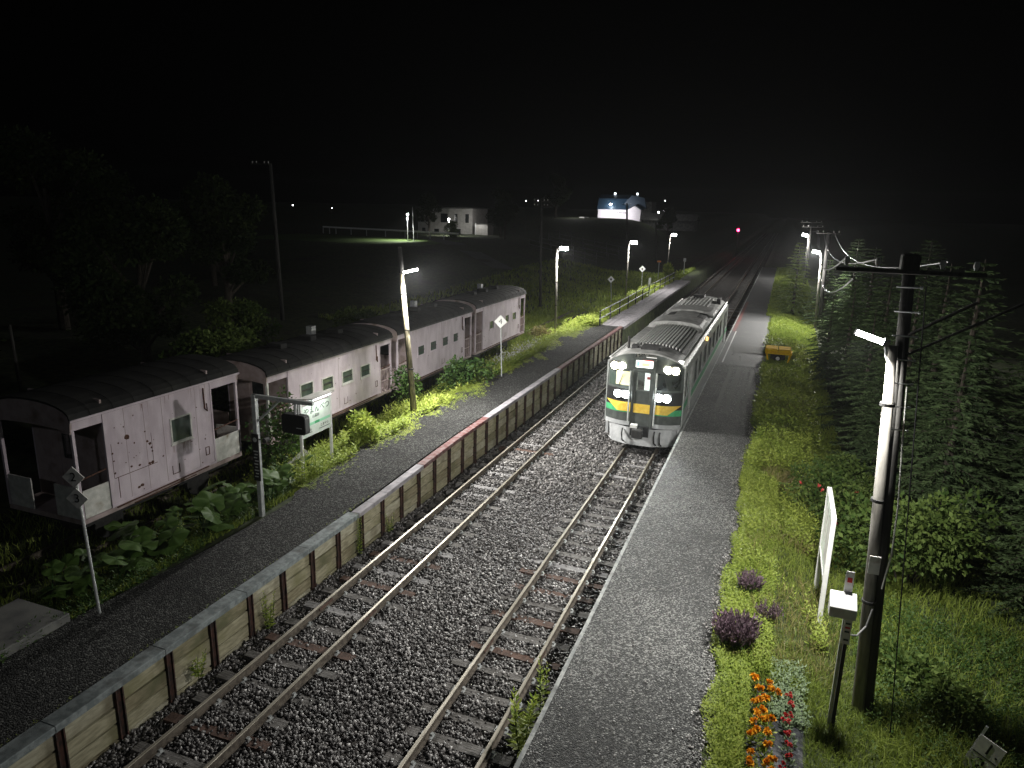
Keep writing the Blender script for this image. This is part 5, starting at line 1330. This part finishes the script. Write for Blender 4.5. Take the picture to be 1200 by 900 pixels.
# ------------------------------------------------------------------ far buildings
t = thing("pale_house", (-64.4, 132, 1.55), "pale two-storey house with dark upright windows and a flat roof, lit from its front", "house")
poly = [(-6.2, 0), (-2.5, -1.6), (1.6, -1.6), (5.8, .2), (5.8, 8), (-6.2, 8)]
MB().prism(poly, -1, 6.3, 'z').build("wall", M['bldg'], t)
MB().prism([(x * 1.06, y - .25 if y < 4 else y) for x, y in poly], 6.3, 6.55, 'z').build("roof", M['dark_wall'], t)
def seg_window(a, c, u0, u1, z0, z1, name="window"):
    a, c = Vector((*a, 0)), Vector((*c, 0)); d = (c - a); nrm = Vector((d.y, -d.x, 0)).normalized(); p, q = a + d * u0, a + d * u1
    b = MB()
    vs = []
    for o_ in (0.0, .06):
        for pt, z in ((p, z0), (q, z0), (q, z1), (p, z1)): v = pt + nrm * o_; vs.append((v.x, v.y, z))
    b.add(vs, [(4, 5, 6, 7), (0, 1, 5, 4), (1, 2, 6, 5), (2, 3, 7, 6), (3, 0, 4, 7)])
    w = b.build(name, M['pane_dark'], t)
for (i, u0, u1) in ((0, .3, .48), (0, .62, .9), (1, .08, .24), (1, .55, .92), (2, .22, .36), (2, .7, .85)): seg_window(poly[i], poly[i + 1], u0, u1, 3.6, 5.3)
for (i, u0, u1) in ((0, .35, .6), (2, .3, .5)): seg_window(poly[i], poly[i + 1], u0, u1, .9, 2.4)
seg_window(poly[1], poly[2], .2, .45, 0, 2.3, "door")
t2 = thing("pale_shed", (-57.0, 131, 1.6), "small pale lit wall standing right of the pale house", "shed")
MB().box(-.2, 2.2, 0, 3, -.5, 3.3).build("wall", M['bldg'], t2); MB().box(-.3, 2.3, -.1, 3.1, 3.3, 3.45).build("roof", M['dark_wall'], t2)
MB().box(-.45, -.205, -.1, .1, -.3, 3.6).build("lit_downpipe", M['white'], t2)
point("wall_light", t2, (.5, -1.5, 4.2), 120)

def street_lamp(base, h, label, power, head=.16):
    t = thing("street_lamp", base, label, "street lamp", "street lamps near the pale house")
    MB().tube([(0, 0, -.3), (0, 0, h)], [.09, .06], 8).build("pole", M['galv'], t)
    MB().tube([(0, 0, h), (0, 0, h + .12)], [.2, .12], 10).build("lamp_cap", M['galv'], t)
    MB().tube([(0, 0, h - .3), (0, 0, h - .02)], [head * .7, head], 10).build("lamp_globe", M['lampfar'], t)
    spot("lamp_light", t, (0, -.3, h - .3), (-.25, -.12, -1) if h > 4 else (0, .25, -.6), power, R(125) if h > 4 else R(165), .8, r=.15); return t
street_lamp((-55.3, 100, float(H(-55.3, 100))), 4.2, "street lamp at the lawn left of the pale house", 3600)
street_lamp((-58.6, 121.5, float(H(-58.6, 121.5))), 3.2, "street lamp before the door of the pale house", 1300)
t = thing("flag_pole", (-54.5, 100.5, float(H(-54.5, 100))), "tall thin pale pole beside the left street lamp on the lawn", "pole"); MB().tube([(0, 0, -.3), (-.2, 0, 5.2)], [.07, .04], 8).build("pole", M['galv'], t)
t = thing("guard_rail", (0, 0, 0), "long white guard rail above the lit lawn", "guard rail")
gp_ = [(-79, 111.4), (-76, 111), (-69, 110), (-60.5, 108.5), (-55, 107), (-49, 105)]
pts = [(x, y, float(H(x, y)) + 1.15) for x, y in gp_]; MB().tube(pts, .16, 6).build("rail", M['white'], t)
for p_, q_ in zip(pts[:-1], pts[1:]):
    for k in (0, .5): v = Vector(p_).lerp(Vector(q_), k); MB().box(v.x - .06, v.x + .06, v.y - .06, v.y + .06, v.z - 1.3, v.z - .1).build("post", M['galv'], t)
ln = MB(); gx = np.linspace(-80, -48, 30); gy = np.linspace(91, 106, 14)
for x in gx:
    for y in gy: ln.v.append((x, y, float(H(x, y)) + .05))
for i in range(29):
    for j in range(13): k = i * 14 + j; ln.f.append((k, k + 14, k + 15, k + 1)); ln.mi.append(0)
o = ln.build("lawn", M['lawn']); tag(o, kind="structure")
b = MB(); rp_ = [(-57, 110), (-52, 104), (-46, 97), (-40, 90), (-33, 84)]
for (x0, y0), (x1, y1) in zip(rp_[:-1], rp_[1:]):
    b.quad((x0 - 1, y0 - 1, float(H(x0 - 1, y0 - 1)) + .06), (x0 + 1.2, y0 + 1.2, float(H(x0 + 1.2, y0 + 1.2)) + .06), (x1 + 1.2, y1 + 1.2, float(H(x1 + 1.2, y1 + 1.2)) + .06), (x1 - 1, y1 - 1, float(H(x1 - 1, y1 - 1)) + .06))
o = b.build("path", M['asphalt_smooth']); tag(o, kind="structure")
bush("garden_shrub", (-64.5, 118, 1.7), 2.0, 2.4, 1500, .3, 'broad', "dark rounded shrub left of the pale house door", 160)
bush("garden_shrub", (-55.2, 117, 1.7), 1.1, 3.6, 1500, .25, 'broad', "dark cone shaped shrub on the lit strip before the pale house", 161)

t = thing("barn", (-45, 200, 4.4), "white barn with a dark blue gambrel roof, floodlit, far beyond the platform end", "barn")
MB().prism([(-5.2, 0), (3.3, 0), (3.3, 8.5), (-5.2, 8.5)], -1, 4.0, 'z').build("wall", M['barn'], t)
b = MB(); b.prism([(-.35, 3.9), (1.5, 6.9), (4, 8.0), (6.5, 6.9), (8.8, 3.9)], -5.5, 3.55, 'x'); b.build("roof", M['blue_roof'], t)
w = MB(); w.prism([(3.4, -1), (6.9, -1), (6.9, 4.0), (5.15, 5.0), (3.4, 4.0)], -.6, 8); w.build("gable_wing", M['barn'], t)
b = MB(); b.prism([(3.1, 3.95), (5.15, 5.12), (7.2, 3.95), (7.2, 4.15), (5.15, 5.35), (3.1, 4.15)], -.8, 8.2); b.prism([(2, 5.6), (4, 7.8), (7.5, 7.2), (8.2, 4.3), (7.25, 4.2), (5.15, 5.4), (3.3, 4.4)], .4, 8); b.build("wing_roof", M['blue_roof'], t)
MB().box(7.0, 9.4, 2, 9, -.5, 6.2).build("dark_annex", M['dark_wall'], t)
MB().box(4.0, 6.6, -.68, -.605, .35, .8).build("panel", M['deck'], t)
MB().box(-1.0, -.6, -.08, -.005, .2, 4.0).build("corner_trim", M['dirty_white'], t)
b = MB()
for k in range(11): b.box(.3 + k * .42, .5 + k * .42 + (.1 if k % 3 else 0), -.05, -.004, 2.9, 3.25) if .3 + k * .42 < 3.0 else None
b.build("wall_lettering", M['deck'], t)
MB().tube([(-1.6, -.6, 5.1), (-1.6, -.6, 5.5)], .3, 10).build("flood_lamp", M['lampfar'], t)
spot("barn_flood", t, (-.5, -8, 3.4), (0.1, 1, -.16), 4200, R(110), .8, (1, .97, 1), .3)
point("roof_glow", t, (-1.6, -1.6, 5.6), 50, (.8, .92, 1), .2)
for x in (-1.5, 4.8): MB().tube([(x, 4, 8.0), (x, 4, 8.5)], .25, 8).build("ridge_lamp", emat("ridge_lamp", (.8, .9, 1), 5), t)
def vehicle(loc, label, name, body, L_, h_, cat_, rz=0):
    t = thing(name, loc, label, cat_, None, rz); w = .85
    b = MB(); b.prism([(-L_ / 2, .35), (L_ / 2, .35), (L_ / 2, h_ * .55), (L_ * .38, h_ * .6), (L_ * .25, h_), (-L_ * .42, h_), (-L_ / 2, h_ * .6)], -w, w) ; b.build("body", M[body], t, bevel=.05)
    for y_ in (-w - .004, w - .0): MB().box(-L_ * .38, L_ * .24, y_ - .004, y_ + .008, h_ * .64, h_ * .9).build("window", M['pane_dark'], t)
    for sx in (-.3, .3):
        for sy in (-1, 1): MB().tube([(sx * L_, sy * (w - .15), .32), (sx * L_, sy * (w + .02), .32)], .32, 12).build("wheel", M['rubber'], t)
vehicle((-51.2, 190, 4.3), "small white vehicle parked at the left corner of the white barn", "parked_van", 'white', 3.4, 1.9, "van", R(70))
vehicle((-55.2, 190, 4.3), "greenish vehicle parked farther left of the white barn", "parked_car", 'sign_green', 4.2, 1.5, "car", R(20))
point("yard_light", None, (-53, 187, 8.5), 260)
for i, y in enumerate((108, 116, 124, 134)):
    b = MB()
    for k in range(2): b.tube([(-38 - i * 1.0, y, float(H(-38, y)) + .6 + .7 * k), (-27, y, float(H(-27, y)) + .6 + .7 * k)], .05, 5)
    for x in np.linspace(-38 - i, -27, 7): b.tube([(x, y, float(H(x, y)) - .1), (x, y, float(H(x, y)) + 1.5)], .05, 5)
    o = b.build("garden_trellis", M['dark_wall']); tag(o, "dim row of garden trellis, %s from the platform, in the field below the white barn" % ("nearest", "second", "third", "farthest")[i], "trellis")
t = thing("dark_house", (-30, 196, 4.2), "low dark house with a few tiny lights right of the white barn", "house")
MB().prism([(-7, 0), (7, 0), (7, 7), (-7, 7)], -1, 1.6, 'z').build("wall", M['dark_wall'], t)
MB().prism([(-.6, 1.55), (3.5, 3.2), (7.6, 1.55), (7.6, 1.65), (3.5, 3.4), (-.6, 1.7)], -7.5, 7.5, 'x').build("roof", M['dark_wall'], t)
for x, z, r_ in ((-2.3, 3.5, .2), (-.8, 6.6, .1), (-.9, 4.1, .09), (.6, 4.0, .12)):
    MB().tube([(x, -2, -.5), (x, -2, z)], .04, 5).build("lamp_stem", M['dark'], t); MB().tube([(x, -2.1, z), (x, -2.1, z + r_ * 2)], r_, 8).build("lamp_globe", emat("tiny_lamp", (1, 1, 1), 12), t)
point("porch_light", t, (-2.3, -3, 4.2), 130)
for k, (x, y, z, lb) in enumerate(((-69, 90, 7.9, "tiny distant light high above the van roofs, left of the pole"), (-110.5, 160, 6.9, "tiny distant light left of the guard rail"), (-50.2, 140, 9.6, "tiny light above the dark trees right of the pale house"), (-47.6, 140, 9.7, "second tiny light above the dark trees right of the pale house"))):
    t = thing("distant_lamp", (x, y, float(H(x, y))), lb, "lamp", "tiny distant lamps"); zz = z - float(H(x, y))
    MB().tube([(0, 0, -.2), (0, 0, zz)], .02, 5).build("pole", M['dark'], t); MB().tube([(0, -.02, zz), (0, -.02, zz + .16)], .08, 8).build("lamp_globe", emat("distant_lamp", (1, 1, 1), 8), t)
t = thing("rail_signal", (-9.1, 150, -.2), "red railway signal glowing far down the line", "signal")
MB().tube([(0, 0, 0), (0, 0, 6)], .08, 8).build("pole", M['dark'], t); MB().box(-.3, .3, -.1, .1, 4.6, 5.9).build("signal_head", M['black'], t, bevel=.05)
MB().tube([(0, -.11, 5.25), (0, -.16, 5.25)], .24, 14).build("red_lamp", M['signalred'], t); point("signal_glow", t, (0, -.5, 5.25), 60, (1, .03, .1), .1)

# ------------------------------------------------------------------ damp night air
hz = MB().box(-705, 505, -35, 1215, -4.5, 40).build("haze", bpy.data.materials.new("haze")); tag(hz, kind="stuff")
m = hz.data.materials[0]; m.use_nodes = True; nt = m.node_tree
for n_ in list(nt.nodes):
    if n_.type == 'BSDF_PRINCIPLED': nt.nodes.remove(n_)
pv = nt.nodes.new("ShaderNodeVolumePrincipled"); pv.inputs["Color"].default_value = (.95, .97, 1, 1); pv.inputs["Density"].default_value = .0002; pv.inputs["Anisotropy"].default_value = .6
nt.links.new(pv.outputs[0], nt.nodes["Material Output"].inputs["Volume"])
